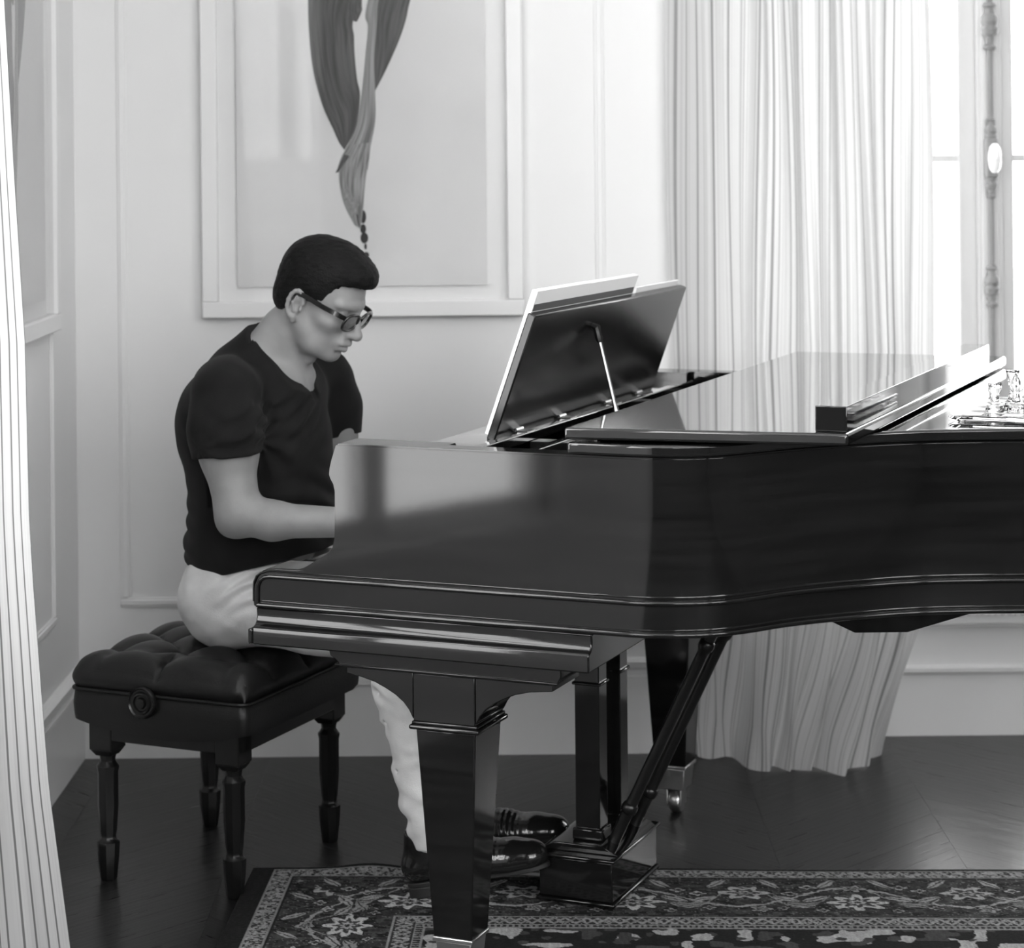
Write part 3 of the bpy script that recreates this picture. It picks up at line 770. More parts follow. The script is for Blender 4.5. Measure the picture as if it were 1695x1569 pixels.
# sheet music behind the desk top edge
def on_desk(a, off, y0, y1, b, th):
    """slab resting on the front face of the desk: a..b distance up the slope, off the face"""
    sl = D1 - D0; sl = sl / np.linalg.norm(sl)
    q = [D0 + sl * a - dn * off, D0 + sl * b - dn * off, D0 + sl * b - dn * (off + th), D0 + sl * a - dn * (off + th)]
    return [(float(p[0]), float(p[1])) for p in q]
def desk_item(name, a, b, off, th, y0, y1, label, cat, material):
    poly = on_desk(a, off, y0, y1, b, th); ox, oz = poly[0]
    r = on_piano(name, ox, y0, oz, label, cat)
    return r, [(p[0] - ox, p[1] - oz) for p in poly], y1 - y0
r, poly, wd = desk_item('music_book', .004, .303, .001, .012, .225, .80, 'tall white music book standing on the piano music desk', 'book', M_paper)
MB().prism(poly, 0, wd * .5, 'y').build('cover', M_paper, r); MB().prism([(p[0] * 1.0, p[1] * .997) for p in poly], wd * .5, wd, 'y').build('cover', M_paper, r)
sl = (D1 - D0) / np.linalg.norm(D1 - D0)
def strip(root, a, b, y0, y1, mt, off=.0006):
    q = [sl * a + dn * off, sl * b + dn * off, sl * b, sl * a]
    MB().prism([(float(p[0]), float(p[1])) for p in q], y0, y1, 'y').build('printed_band', mt, root)
strip(r, .258, .272, .005, .57, M_print)
r, poly, wd = desk_item('sheet_music', .004, .272, .001, .005, .82, 1.10, 'low stack of white sheet music at far end of music desk', 'sheet music', M_paper)
MB().prism(poly, 0, wd, 'y').build('sheet', M_paper, r)
# crystal chess set
cb = on_piano('chess_board', .825, .40, 1.0435, 'clear glass chess board lying on the piano lid', 'chess board')
MB().box(0, .34, 0, .34, .004, .012).build('glass_plate', M_cryst, cb, bevel=.0015)
for ix, iy in ((0, 0), (1, 0), (0, 1), (1, 1)): MB().lathe([(.008, 0), (.008, .004)], (.02 + ix * .30, .02 + iy * .30, 0), 10).build('foot', M_cryst, cb)
M_frost = mat('frosted_glass', .75, .5)
sqm = MB().box(.001, .0365, .001, .0365, 0, .0006); s0 = None
for i in range(8):
    for j in range(8):
        if (i + j) % 2: continue
        loc = (.02 + i * .0375, .02 + j * .0375, .0121)
        if s0 is None: s0 = sqm.build('frosted_square', M_frost, cb, loc=loc); continue
        o = s0.copy(); COL.objects.link(o); o.location = loc
BASE = [(.0165, 0), (.0175, .002), (.0175, .006), (.0150, .009), (.0155, .012), (.0120, .015)]
PROF = {
    'rook': BASE + [(.0088, .020), (.0080, .032), (.0100, .036), (.0125, .040), (.0130, .050), (.0095, .050), (.0095, .046), (.001, .046)],
    'queen': BASE + [(.0090, .022), (.0070, .040), (.0085, .052), (.0100, .054), (.0080, .057), (.0115, .068), (.0135, .074), (.0095, .071), (.004, .073), (.001, .073)],
    'bishop': BASE + [(.0085, .021), (.0065, .036), (.0095, .041), (.0070, .044), (.0095, .051), (.0085, .060), (.0045, .067), (.0035, .070), (.001, .072)],
    'pawn': BASE + [(.0078, .019), (.0060, .028), (.0090, .031), (.0065, .033), (.0085, .038), (.0088, .042), (.0065, .048), (.001, .050)],
    'king': BASE + [(.0092, .022), (.0072, .042), (.0088, .055), (.0105, .057), (.0082, .060), (.0120, .074), (.0080, .078), (.001, .080)],
}
def chess(kind, i, j, label, cat='chess piece'):
    r = on_piano('chess_' + kind, .825 + .02 + (i + .5) * .0375, .40 + .02 + (j + .5) * .0375, 1.0435 + .0128, label, cat, 'crystal chess pieces on the piano lid')
    MB().lathe(PROF[kind], n=20).build('body', M_cryst, r, smooth=40)
    if kind == 'rook':
        for k in range(4):
            a = math.pi / 4 + k * math.pi / 2
            MB().box(-.003, .003, .0092, .0128, .050, .055).build('merlon', M_cryst, r, rz=a)
    if kind == 'king':
        MB().box(-.002, .002, -.002, .002, .079, .095).box(-.006, .006, -.002, .002, .085, .089).build('cross', M_cryst, r)
    return r
def knight(i, j, label):
    r = on_piano('chess_knight', .825 + .02 + (i + .5) * .0375, .40 + .02 + (j + .5) * .0375, 1.0435 + .0128, label, 'chess piece', 'crystal chess pieces on the piano lid', rot=math.radians(-20))
    MB().lathe(BASE, n=20).build('base', M_cryst, r, smooth=40)
    pr = [(-.009, .015), (.010, .015), (.010, .024), (.004, .034), (.013, .037), (.015, .043), (.008, .054), (.001, .062), (-.003, .060), (-.009, .052), (-.012, .038)]
    MB().prism(pr, -.006, .006, 'y').build('horse_head', M_cryst, r, smooth=30, bevel=.003)
    return r
chess('rook', .9, .9, 'squat clear crystal chess rook nearest the folded lid')
chess('queen', 1.55, 2.3, 'tall clear crystal chess queen with flared flat top behind the rook')
chess('bishop', 1.9, 1.2, 'round-headed clear crystal chess bishop in the front row')
knight(2.55, 1.9, 'clear crystal chess knight with pointed head at right picture edge')
chess('pawn', 2.45, .9, 'small clear crystal chess pawn at right picture edge')
chess('king', 3.2, 2.6, 'tallest clear crystal chess king standing furthest right', 'chess piece')

# ------------------------------------------------------------------ framed pictures
def ribbon(left, right, n=10):
    """flat brush stroke between two pixel-traced edge lists given in picture metres"""
    a = catmull(left, n); b = catmull(right, n); k = min(len(a), len(b))
    ia = np.linspace(0, len(a) - 1, 60); ib = np.linspace(0, len(b) - 1, 60)
    A = np.array(a); B = np.array(b)
    A = np.stack([np.interp(ia, range(len(a)), A[:, c]) for c in (0, 1)], 1); B = np.stack([np.interp(ib, range(len(b)), B[:, c]) for c in (0, 1)], 1)
    return A, B
def stroke(root, L, R_, mt, z, name='brush_stroke'):
    A, B = ribbon(L, R_); m = 7
    vs = []; uv = []; fs = []
    for i in range(60):
        for j in range(m):
            t = j / (m - 1); p = A[i] * (1 - t) + B[i] * t
            vs.append((p[0], -z, p[1])); uv.append((t, i / 59 * 3))
    for i in range(59):
        for j in range(m - 1): fs.append((i * m + j, (i + 1) * m + j, (i + 1) * m + j + 1, i * m + j + 1))
    me = bpy.data.meshes.new(name); me.from_pydata(vs, [], fs); me.update(); set_uv(me, uv)
    return finish(name, me, mt, root, smooth=0)
def pxw(u, v, u0=338.0, v0=525.0, k=5.77 / 3700):   # photo pixels to metres from the frame's lower left corner
    a, b = u - u0, v - v0
    return ((a - ROLL * b) * k, -(b + ROLL * a) * k)
def picture(loc, rz, label, flip=False, W=.826, Hh=1.16):
    r = tag(empty('framed_picture', loc, rz), label, 'picture', 'framed ink paintings on the walls')
    D = .035; fw = .041
    for a, b, c, d in ((0, W, 0, fw), (0, W, Hh - fw, Hh), (0, fw, fw, Hh - fw), (W - fw, W, fw, Hh - fw)):
        MB().box(a, b, -D, 0, c, d).build('frame_rail', M_frame, r, bevel=.003)
    MB().box(fw, W - fw, -.006, 0, fw, Hh - fw).build('mat_board', M_mat, r)
    MB().box(.090, W - .094, -.016, -.006, .078, Hh - .09).build('art_panel', M_art, r)
    MB().box(fw, W - fw, -.0245, -.0235, fw, Hh - fw).build('picture_glass', M_picglass, r)
    def S(Lp, Rp, mt, z): stroke(r, [pxw(*p) for p in Lp], [pxw(*p) for p in Rp], mt, z)
    S([(520, -160), (514, -60), (511, 0), (513, 60), (520, 120), (535, 175), (553, 215), (562, 235), (571, 248)],
      [(640, -160), (610, -60), (586, 30), (587, 60), (588, 90), (592, 130), (597, 160), (590, 210), (571, 248)], M_stroke_d, .0166)
    S([(640, -160), (636, -60), (622, 0), (615, 40), (618, 90), (619, 145), (620, 152)], [(720, -160), (700, -60), (680, 0), (672, 35), (660, 70), (640, 115), (622, 150)], M_stroke_d, .0170)
    S([(650, -160), (625, -60), (606, 20), (610, 45), (606, 90), (600, 150), (590, 210), (566, 260), (558, 285)], [(660, -160), (645, -60), (628, 0), (624, 45), (620, 100), (622, 155), (622, 200), (613, 250), (610, 280)], M_stroke_l, .0174)
    S([(580, 240), (566, 262), (562, 290), (566, 320), (574, 345), (588, 372)], [(615, 235), (612, 262), (607, 290), (604, 320), (602, 345), (598, 378)], M_stroke_l, .0178)
    S([(571, 255), (556, 286)], [(580, 258), (561, 284)], M_stroke_d, .0180)
    for k, (u, v, u2) in enumerate(((566, 330, 580), (574, 345, 588), (580, 355, 596), (590, 372, 594))):
        S([(u, v - 18), (u + 4, v)], [(u2, v - 18), (u + 7, v + 4)], M_stroke_l if k < 3 else M_stroke_d, .0181 + .0002 * k)
    S([(583, -40), (578, 10), (582, 30), (588, 36)], [(600, -40), (600, 8), (600, 18), (592, 36)], M_stroke_d, .0182)
    for u, v, rr_, h in ((602, 358, 5, 11), (602, 378, 5, 8), (604, 393, 6.5, 9), (606, 407, 2.2, 5), (607, 421, 5, 5), (610, 431.5, 5, 5)):
        c0 = pxw(u, v); k = 5.77 / 3700
        MB().prism([(c0[0] + rr_ * k * math.cos(t), c0[1] + h * k * math.sin(t)) for t in np.linspace(0, 2 * math.pi, 17)[:-1]], -.0172, -.016, 'y').build('ink_drop', M_stroke_k, r)
    return r
picture((-.799, WY - .001, 1.132), 0, 'white framed painting of a grey ribbon brush stroke behind the seated person')
# hangs on the left wall; its frame ends at y = 5.416
picture((RX0 + .001, 5.416 - .826, 1.132), math.pi / 2, 'white framed painting with a dark brush stroke on the left wall beside curtain')

# ------------------------------------------------------------------ curtains
def cloth(name, rows, mt, uvscale=1.0):
    """rows: list (top to bottom) of (n,3) arrays"""
    P = np.array(rows); a, b = P.shape[:2]
    vs = P.reshape(-1, 3)
    fs = [(i * b + j, i * b + j + 1, (i + 1) * b + j + 1, (i + 1) * b + j) for i in range(a - 1) for j in range(b - 1)]
    me = bpy.data.meshes.new(name); me.from_pydata([tuple(map(float, p)) for p in vs], [], fs); me.update()
    d = np.linalg.norm(np.diff(P[a // 3], axis=0), axis=1); u = np.concatenate([[0], np.cumsum(d)])
    uv = [(u[j] * uvscale, float(P[i, 0, 2] - P[i, j, 2])) for i in range(a) for j in range(b)]
    set_uv(me, uv)
    return finish(name, me, mt, None, smooth=180)
def right_curtain():
    rng = random.Random(4)
    n = 420; NZ = 90; rows = []
    top = 2.98
    q = np.linspace(0, 1, n)
    def xtop(q): return .402 + .655 * q
    # fold list: position along cloth, depth (towards the room), width
    folds = [(.10, .010, .05), (.19, .012, .04), (.275, .018, .04), (.335, .050, .022), (.40, .020, .03), (.46, .045, .028), (.53, .030, .022), (.60, .060, .030), (.68, .035, .024), (.75, .060, .028), (.82, .040, .022), (.90, .050, .03), (.97, .03, .03)]
    hem = np.array([(0, .452, 5.735), (.09, .458, 5.70), (.30, .549, 5.685), (.34, .575, 5.60), (.42, .627, 5.560), (.47, .635, 5.60), (.55, .68, 5.563), (.58, .675, 5.60), (.66, .731, 5.551), (.69, .725, 5.60), (.78, .809, 5.521), (.82, .82, 5.59), (.88, .879, 5.583), (.92, .885, 5.66), (1.0, .93, 5.72)])
    hx = np.interp(q, hem[:, 0], hem[:, 1]); hy = np.interp(q, hem[:, 0], hem[:, 2])
    ker = np.ones(9) / 9
    hx = np.convolve(np.pad(hx, 4, 'edge'), ker, 'valid'); hy = np.convolve(np.pad(hy, 4, 'edge'), ker, 'valid')
    zs = np.concatenate([np.linspace(top, .55, 50), np.linspace(.53, .004, NZ - 50)])
    for z in zs:
        t = (top - z) / top
        x = xtop(q) + .010 * np.sin(q * 9 + z * 2.2) * t + .006 * np.sin(q * 23 + z * 3.1)
        y = np.full(n, 5.735) - .10 * np.clip((q - .28) / .15, 0, 1) * (0.5 + .5 * t)
        for c, d, wd in folds:
            cc = c + .010 * math.sin(z * 2.3 + c * 31) + .012 * (t - .5) * math.sin(c * 77)
            y = y - d * np.exp(-((q - cc) / wd) ** 2) * (.8 + .3 * math.sin(z * 1.7 + c * 50))
            x = x + .010 * (q - cc) / wd * np.exp(-((q - cc) / wd) ** 2)
        # slump towards the left near the floor
        k = np.clip((.62 - z) / .62, 0, 1); k = k * k * (3 - 2 * k)
        x = x * (1 - k) + hx * k; y = y * (1 - k) + hy * k
        x = x + (.030 * np.sin(np.pi * np.clip((.55 - z) / .55, 0, 1)) * np.clip(q * 2 - .5, 0, 1)) + .008 * np.sin(q * 40 + z * 9) * np.clip((.5 - z) / .3, 0, 1) * np.clip((z) / .1, 0, 1)
        rows.append(np.stack([x, y, np.full(n, z) + .004 * np.sin(q * 30) * (z < .03)], 1))
    # last rows: hem turns on the floor
    return tag(cloth('window_curtain', rows, M_curt), 'sheer pale striped curtain pooling on the floor behind the piano', 'curtain')
right_curtain()
def left_curtain():
    n = 260; rows = []
    q = np.linspace(0, 1, n)
    vis = [(0, 8), (280, 24), (560, 42), (850, 49), (950, 55), (1150, 70), (1300, 82), (1450, 102), (1569, 118), (1680, 130)]
    for z in np.linspace(3.0, .004, 70):
        v = HOR + (CAM_Z - z) * FPX / 4.0
        u = np.interp(v, [a for a, b in vis], [b for a, b in vis]) if v > 0 else 8 + (v) * .055
        xe = (u - 847.5 - ROLL * (v - HOR)) / FPX * 4.0       # outermost fold
        fl = np.clip(q / .5, 0, 1); bk_ = np.clip((q - .5) / .5, 0, 1)
        x = -1.112 + (xe + 1.112) * (fl ** .9) - (xe + 1.06) * bk_ ** 1.1
        y = 4.0 + .022 * np.sin(fl * 9 + .8 * math.sin(z * 1.3)) * np.sin(fl * math.pi) - .016 * np.cos(fl * 22 + z) * np.sin(fl * math.pi) * .5 + .085 * np.sin(bk_ * math.pi / 2) + .012 * np.sin(bk_ * 20)
        x = np.maximum(x, -1.118)
        rows.append(np.stack([x, y, np.full(n, z)], 1))
    return tag(cloth('window_curtain', rows, M_curt2), 'striped linen curtain hanging in folds at the left picture edge', 'curtain')
left_curtain()

# ------------------------------------------------------------------ rug
def rug():
    X0, X1, Y0, Y1 = 0.0, 3.0, -2.0, 0.0      # local: origin at far left corner, x right, y towards the wall
    fine_x1, fine_y0 = 1.85, -.56
    h = .0024
    nx = int(fine_x1 / h); ny = int(-fine_y0 / h)
    gx = np.arange(nx + 1) * h; gy = -np.arange(ny + 1) * h
    A, B = np.meshgrid(gx, gy, indexing='ij')
    rng = np.random.RandomState(7)
    def vnoise(x, y, s, seed):
        r = np.random.RandomState(seed).rand(256, 256)
        x = x * s; y = y * s; xi = np.floor(x).astype(int); yi = np.floor(y).astype(int); fx = x - xi; fy = y - yi
        fx = fx * fx * (3 - 2 * fx); fy = fy * fy * (3 - 2 * fy)
        g = lambda i, j: r[i % 256, j % 256]
        return (g(xi, yi) * (1 - fx) + g(xi + 1, yi) * fx) * (1 - fy) + (g(xi, yi + 1) * (1 - fx) + g(xi + 1, yi + 1) * fx) * fy
    wob = (vnoise(A, B, 90, 1) - .5) * .010
    D = -B                                     # distance from the far edge
    E_ = A                                     # distance from the left edge
    EL = E_ - .035                             # the left end carries a dark selvedge strip
    dd = np.minimum(D, EL)
    along = np.where(D < EL, A, -B)            # coordinate along the border
    L0, L1, L2 = .060, .078, .30               # guard stripe / main border / inner guard
    dark, mid, light, pale = .010, .045, .26, .42
    C = np.full(A.shape, .013)
    kn = vnoise(A, B, 260, 2); kn2 = vnoise(A, B, 420, 3)
    C = C * (.7 + .6 * kn)
    def paint(mask, val): C[mask] = (val * (.75 + .5 * kn2))[mask] if not np.isscalar(val) else (val * (.75 + .5 * kn2[mask]))
    # outer guard
    g = (dd > .014) & (dd < L0); paint(g, .03)
    zz = np.abs(((along / .030 + .25 * np.sin(along * 60)) % 1) - .5) * 2
    mid_g = (dd - .037) / .020
    paint(g & (np.abs(mid_g - (zz * 2 - 1) * .7) < .45) & (kn > .35), light)
    paint(g & (np.abs(mid_g + (zz * 2 - 1) * .8) < .28) & (kn > .45), light * .7)
    paint(g & (vnoise(A, B, 160, 5) > .62), light)
    for a, b in ((.014, .018), (.054, .060)): paint((dd > a) & (dd < b), light * .8)
    # main border
    mb_ = (dd >= .064) & (dd < L2)
    paint(mb_, .030)
    paint(mb_ & (vnoise(A + wob, B * 1.6, 55, 8) > .60), .055)
    paint(mb_ & (vnoise(A + wob, B * 2.0, 75, 9) > .68), .011)
    cy = (dd - .182)
    # meandering vine
    per = .46
    ph = along / per * 2 * math.pi
    vine = .055 * np.sin(ph) + wob
    paint(mb_ & (np.abs(cy - vine) < .0045), pale * .7)
    vine2 = .075 * np.sin(ph * 2 + 1.2) * .8
    paint(mb_ & (np.abs(cy - vine2 - wob) < .0032) & (vnoise(A, B, 20, 11) > .42), light)
    # palmettes and rosettes
    def rosette(cx, cyy, r, pet, sq=1.0, tone=pale, ring=True):
        dx = along - cx; dy = (cy - cyy) * sq; dx = dx + wob * .8; dy = dy + wob * .6
        rr_ = np.sqrt(dx * dx + dy * dy); th = np.arctan2(dy, dx)
        edge = r * (.78 + .22 * np.cos(pet * th))
        m = mb_ & (rr_ < edge)
        paint(m & (rr_ > edge * .62), tone)
        if ring:
            paint(m & (rr_ <= edge * .62), .040); paint(m & (rr_ <= edge * .32), tone * .8); paint(m & (rr_ <= edge * .14), .015)
        paint(mb_ & (rr_ >= edge) & (rr_ < edge + .004), .008)
    k = 0
    for cx in np.arange(-.1, 2.2, per / 2):
        if k % 2 == 0:
            rosette(cx, .030, .068, 8, 1.35, pale)
            rosette(cx, -.055, .026, 5, 1.2, light)
        else:
            rosette(cx, -.028, .055, 6, 1.3, light * 1.3)
            rosette(cx + .03, .070, .024, 5, 1.2, light)
        for sgn in (-1, 1):
            rosette(cx + sgn * .095, -.062 + .02 * (k % 3), .017, 4, 1.2, pale * .8, False)
            rosette(cx + sgn * .075, .078 - .015 * (k % 2), .014, 4, 1.2, light, False)
            # pointed leaves
            for m_, (ox, oy, ang) in enumerate(((.085, .01, .5), (.12, .045, -.4), (.055, -.085, .9))):
                dx = (along - cx) * sgn - ox; dy = cy - oy
                lx = dx * math.cos(ang) + dy * math.sin(ang); ly_ = -dx * math.sin(ang) + dy * math.cos(ang) + wob * .5
                lm = mb_ & (np.abs(lx) < .036) & (np.abs(ly_) < .010 * (1 - (lx / .036) ** 2))
                paint(lm, light * (1.1 if m_ != 1 else .8)); paint(lm & (np.abs(ly_) < .0016), .02)
        k += 1
    paint(mb_ & (kn > .86), light * .6)
    # inner guards
    g2 = (dd >= L2) & (dd < L2 + .070); paint(g2, .026)
    z2 = np.abs(((along / .044) % 1) - .5) * 2; c2 = (dd - L2 - .026) / .016
    paint(g2 & (np.abs(c2) < 1.1) & (np.abs(c2 - (z2 * 2 - 1)) < .35), light)
    paint(g2 & (np.abs(c2) < 1.1) & (np.abs(c2 + (z2 * 2 - 1)) < .30), light * .8)
    paint(g2 & (np.abs(c2) < 1.2) & (kn > .72), pale * .7)
    for a, b in ((0, .005), (.047, .051), (.064, .070)): paint((dd > L2 + a) & (dd < L2 + b), light * .9)
    paint((dd > L2 + .051) & (dd < L2 + .064) & ((along / .012) % 1 < .5) & (kn > .3), light * .8)
    # field
    fl = dd >= L2 + .070
    paint(fl, .012); paint(fl & (vnoise(A + wob, B, 26, 21) > .66), pale * .8); paint(fl & (vnoise(A + wob, B, 40, 22) > .72), .05)
    # hand-woven lines
    C *= (.82 + .36 * vnoise(A, B * .15, 330, 31))
    ripple = .010 * np.exp(-((D) / .03) ** 2) * np.exp(-((A - .26) / .07) ** 2) + .007 * np.exp(-((D) / .03) ** 2) * np.exp(-((A - .42) / .04) ** 2)
    edge_y = .004 * np.sin(A * 9) * np.exp(-D / .05)
    Z = .009 + ripple + .0006 * (kn - .5)
    Z = np.where((D < .002) | (A < .002), .001, Z)
    P = np.stack([A, B + edge_y, Z], -1)
    m = MB(); me = bpy.data.meshes.new('rug_border')
    b = ny + 1
    ii, jj = np.meshgrid(np.arange(nx), np.arange(ny), indexing='ij')
    f = np.stack([ii * b + jj, ii * b + jj + 1, (ii + 1) * b + jj + 1, (ii + 1) * b + jj], -1).reshape(-1, 4)
    np_mesh(me, P.reshape(-1, 3), f)
    ca = me.color_attributes.new('pattern', 'FLOAT_COLOR', 'POINT')
    cc = np.ones((C.size, 4), dtype=np.float32); cc[:, :3] = C.reshape(-1, 1)
    ca.data.foreach_set('color', cc.ravel())
    root = tag(empty('persian_rug', (-.577, 4.842, 0), math.radians(-2.3)), 'dark patterned oriental rug with floral border under the piano', 'rug')
    finish('pile', me, M_rug, root, smooth=0)
    mm = MB(); mm.box(0, 3.0, -2.6, fine_y0, .0005, .009); mm.box(fine_x1, 3.0, fine_y0, 0, .0005, .009)
    mm.build('pile', mat('rug_field_wool', .05, .95, var=((28, 28, 28), 1.0, 3)), root, smooth=0)
    MB().box(.001, fine_x1, fine_y0, -.001, .0003, .0012).build('backing', mat('rug_backing', .03, .95), root, smooth=0)
def np_mesh(me, v, f):
    v = np.asarray(v, dtype=np.float32); f = np.asarray(f, dtype=np.int32)
    me.vertices.add(len(v)); me.vertices.foreach_set('co', v.ravel())
    k = f.shape[1]
    me.loops.add(f.size); me.loops.foreach_set('vertex_index', f.ravel())
    me.polygons.add(len(f)); me.polygons.foreach_set('loop_start', np.arange(0, f.size, k, dtype=np.int32))
    me.update(calc_edges=True); me.validate()
rug()

# ------------------------------------------------------------------ the seated person (signed distance fields meshed by surface nets)
class Field:
    def __init__(self, lo, hi, h):
        self.h = h; self.lo = np.array(lo, float)
        self.n = np.ceil((np.array(hi) - self.lo) / h).astype(int) + 1
        self.ax = [(self.lo[i] + h * np.arange(self.n[i])).astype(np.float32) for i in range(3)]
        self.phi = np.full(self.n, .06, np.float32)
    def sub(self, lo, hi, pad):
        a = np.clip(np.floor((np.array(lo) - pad - self.lo) / self.h).astype(int), 0, self.n)
        b = np.clip(np.ceil((np.array(hi) + pad - self.lo) / self.h).astype(int) + 1, 0, self.n)
        if np.any(b <= a): return None, None
        sl_ = tuple(slice(a[i], b[i]) for i in range(3))
        g = np.meshgrid(*[self.ax[i][sl_[i]] for i in range(3)], indexing='ij', sparse=True)
        return sl_, g
    def join(self, sl_, d, k, mode):
        p = self.phi[sl_]
        if mode == 'add':
            if k <= 0: r = np.minimum(p, d)
            else:
                h = np.clip(.5 + .5 * (p - d) / k, 0, 1); r = p * (1 - h) + d * h - k * h * (1 - h)
        elif mode == 'cut':
            d = -d
            if k <= 0: r = np.maximum(p, d)
            else:
                h = np.clip(.5 - .5 * (p - d) / k, 0, 1); r = p * (1 - h) + d * h + k * h * (1 - h)
        self.phi[sl_] = r
    def cap(self, a, b, ra, rb=None, k=.02, mode='add', sc=(1, 1, 1)):
        rb = ra if rb is None else rb
        a = np.array(a, float); b = np.array(b, float); r = max(ra, rb); sc = np.array(sc, float)
        pad = r * max(1 / sc.min(), 1) + k + .012
        sl_, g = self.sub(np.minimum(a, b), np.maximum(a, b), pad)
        if sl_ is None: return self
        d = (b - a) * sc; L = float(d @ d) + 1e-12
        q = [(g[i] - np.float32(a[i])) * np.float32(sc[i]) for i in range(3)]
        t = np.clip((q[0] * np.float32(d[0]) + q[1] * np.float32(d[1]) + q[2] * np.float32(d[2])) / np.float32(L), 0, 1)
        dist = np.sqrt((q[0] - t * np.float32(d[0])) ** 2 + (q[1] - t * np.float32(d[1])) ** 2 + (q[2] - t * np.float32(d[2])) ** 2) - (np.float32(ra) + t * np.float32(rb - ra))
        self.join(sl_, dist, k, mode); return self
    def chain(self, pts, k=.02, **kw):
        for (a, ra), (b, rb) in zip(pts[:-1], pts[1:]): self.cap(a, b, ra, rb, k, **kw)
        return self
    def ell(self, c, r, k=.02, mode='add', R=None):
        c = np.array(c, float); r = np.array(r, float); m = r.max() + k + .012
        sl_, g = self.sub(c, c, m)
        if sl_ is None: return self
        q = [g[i] - np.float32(c[i]) for i in range(3)]
        if R is not None:
            R = np.array(R, float); q = [q[0] * np.float32(R[i][0]) + q[1] * np.float32(R[i][1]) + q[2] * np.float32(R[i][2]) for i in range(3)]
        k0 = np.sqrt(sum((q[i] / np.float32(r[i])) ** 2 for i in range(3))); k1 = np.sqrt(sum((q[i] / np.float32(r[i] ** 2)) ** 2 for i in range(3))) + 1e-6
        self.join(sl_, k0 * (k0 - 1) / k1, k, mode); return self
    def fn(self, f, lo, hi, k=0.0, mode='cut'):
        sl_, g = self.sub(lo, hi, 0)
        if sl_ is None: return self
        self.join(sl_, f(*g).astype(np.float32), k, mode); return self
    def displace(self, f):
        g = np.meshgrid(*self.ax, indexing='ij', sparse=True)
        self.phi += f(*g).astype(np.float32); return self
    def mesh(self):
        p = self.phi; ins = p < 0; n = self.n
        c = [ins[i:n[0] - 1 + i, j:n[1] - 1 + j, k:n[2] - 1 + k] for i in (0, 1) for j in (0, 1) for k in (0, 1)]
        cnt = sum(x.astype(np.int8) for x in c); act = (cnt > 0) & (cnt < 8)
        I = np.argwhere(act); idx = np.full(act.shape, -1, np.int64); idx[act] = np.arange(len(I))
        acc = np.zeros((len(I), 3)); num = np.zeros(len(I))
        vals = {(i, j, k): p[I[:, 0] + i, I[:, 1] + j, I[:, 2] + k] for i in (0, 1) for j in (0, 1) for k in (0, 1)}
        for a in vals:
            for ax in range(3):
                if a[ax]: continue
                b = list(a); b[ax] = 1; b = tuple(b)
                va, vb = vals[a], vals[b]; cr = (va < 0) != (vb < 0)
                t = np.where(cr, va / np.where(cr, va - vb, 1), 0)
                pos = np.tile(np.array(a, float), (len(I), 1)); pos[:, ax] = t
                acc += pos * cr[:, None]; num += cr
        V = (I + acc / num[:, None]) * self.h + self.lo
        F = []
        for ax in range(3):
            o1, o2 = [(1, 2), (2, 0), (0, 1)][ax]
            s0 = [slice(None)] * 3; s1 = [slice(None)] * 3
            s0[ax] = slice(0, n[ax] - 1); s1[ax] = slice(1, n[ax])
            A, B = ins[tuple(s0)], ins[tuple(s1)]
            E_ = np.argwhere(A != B)
            E_ = E_[(E_[:, o1] > 0) & (E_[:, o2] > 0) & (E_[:, o1] < n[o1] - 1) & (E_[:, o2] < n[o2] - 1)]
            flip = A[E_[:, 0], E_[:, 1], E_[:, 2]]
            def cell(d1, d2):
                q = E_.copy(); q[:, o1] -= d1; q[:, o2] -= d2
                return idx[q[:, 0], q[:, 1], q[:, 2]]
            f = np.stack([cell(1, 1), cell(0, 1), cell(0, 0), cell(1, 0)], 1)
            f[~flip] = f[~flip][:, ::-1]
            F.append(f)
        F = np.concatenate(F); F = F[(F >= 0).all(1)]
        return V, F
TM = .56
MO = np.array([-.75, TM, 0.0])
person = tag(empty('person', pl(-.75, TM, 0), -TH), 'person in dark v-neck t-shirt, pale trousers and glasses seated playing the piano', 'person')
def skin(name, fld, mt, parent=person, smooth_it=2, loc=None):
    V, F = fld.mesh()
    V = V.copy(); V[:, 0] -= MO[0]
    # light Laplacian smoothing takes off the grid steps
    E_ = np.concatenate([F[:, [0, 1]], F[:, [1, 2]], F[:, [2, 3]], F[:, [3, 0]]]); E_ = np.concatenate([E_, E_[:, ::-1]])
    deg = np.bincount(E_[:, 0], minlength=len(V))[:, None].clip(1)
    for it in range(smooth_it):
        for lam in (.5, -.52):
            S_ = np.stack([np.bincount(E_[:, 0], weights=V[E_[:, 1], c], minlength=len(V)) for c in range(3)], 1) / deg
            V = V + lam * (S_ - V)
    me = bpy.data.meshes.new(name); np_mesh(me, V, F)
    return finish(name, me, mt, parent, smooth=180)
def sines(x, y, z, s, seed, n=5):
    r = np.random.RandomState(seed); o = 0
    for _ in range(n):
        d = r.randn(3); d /= np.linalg.norm(d); w_ = s * (.6 + .9 * r.rand())
        o = o + np.sin((d[0] * x + d[1] * y + d[2] * z) * w_ + r.rand() * 6.28 + 1.3 * np.sin((d[1] * x - d[0] * z + d[2] * y) * w_ * .45 + r.rand() * 6.28))
    return o / n

# --- head frame
HC_ = (-.575, 1.245); HP = math.radians(30); ch, sh = math.cos(HP), math.sin(HP)
def hd(f, l, u): return (HC_[0] + f * ch + u * sh, l, HC_[1] - f * sh + u * ch)
HR = [[ch, 0, -sh], [0, 1, 0], [sh, 0, ch]]
def toh(x, y, z): return ((x - HC_[0]) * ch - (z - HC_[1]) * sh, y, (x - HC_[0]) * sh + (z - HC_[1]) * ch)

B = Field((-.93, -.32, .60), (-.215, .33, 1.40), .0027)
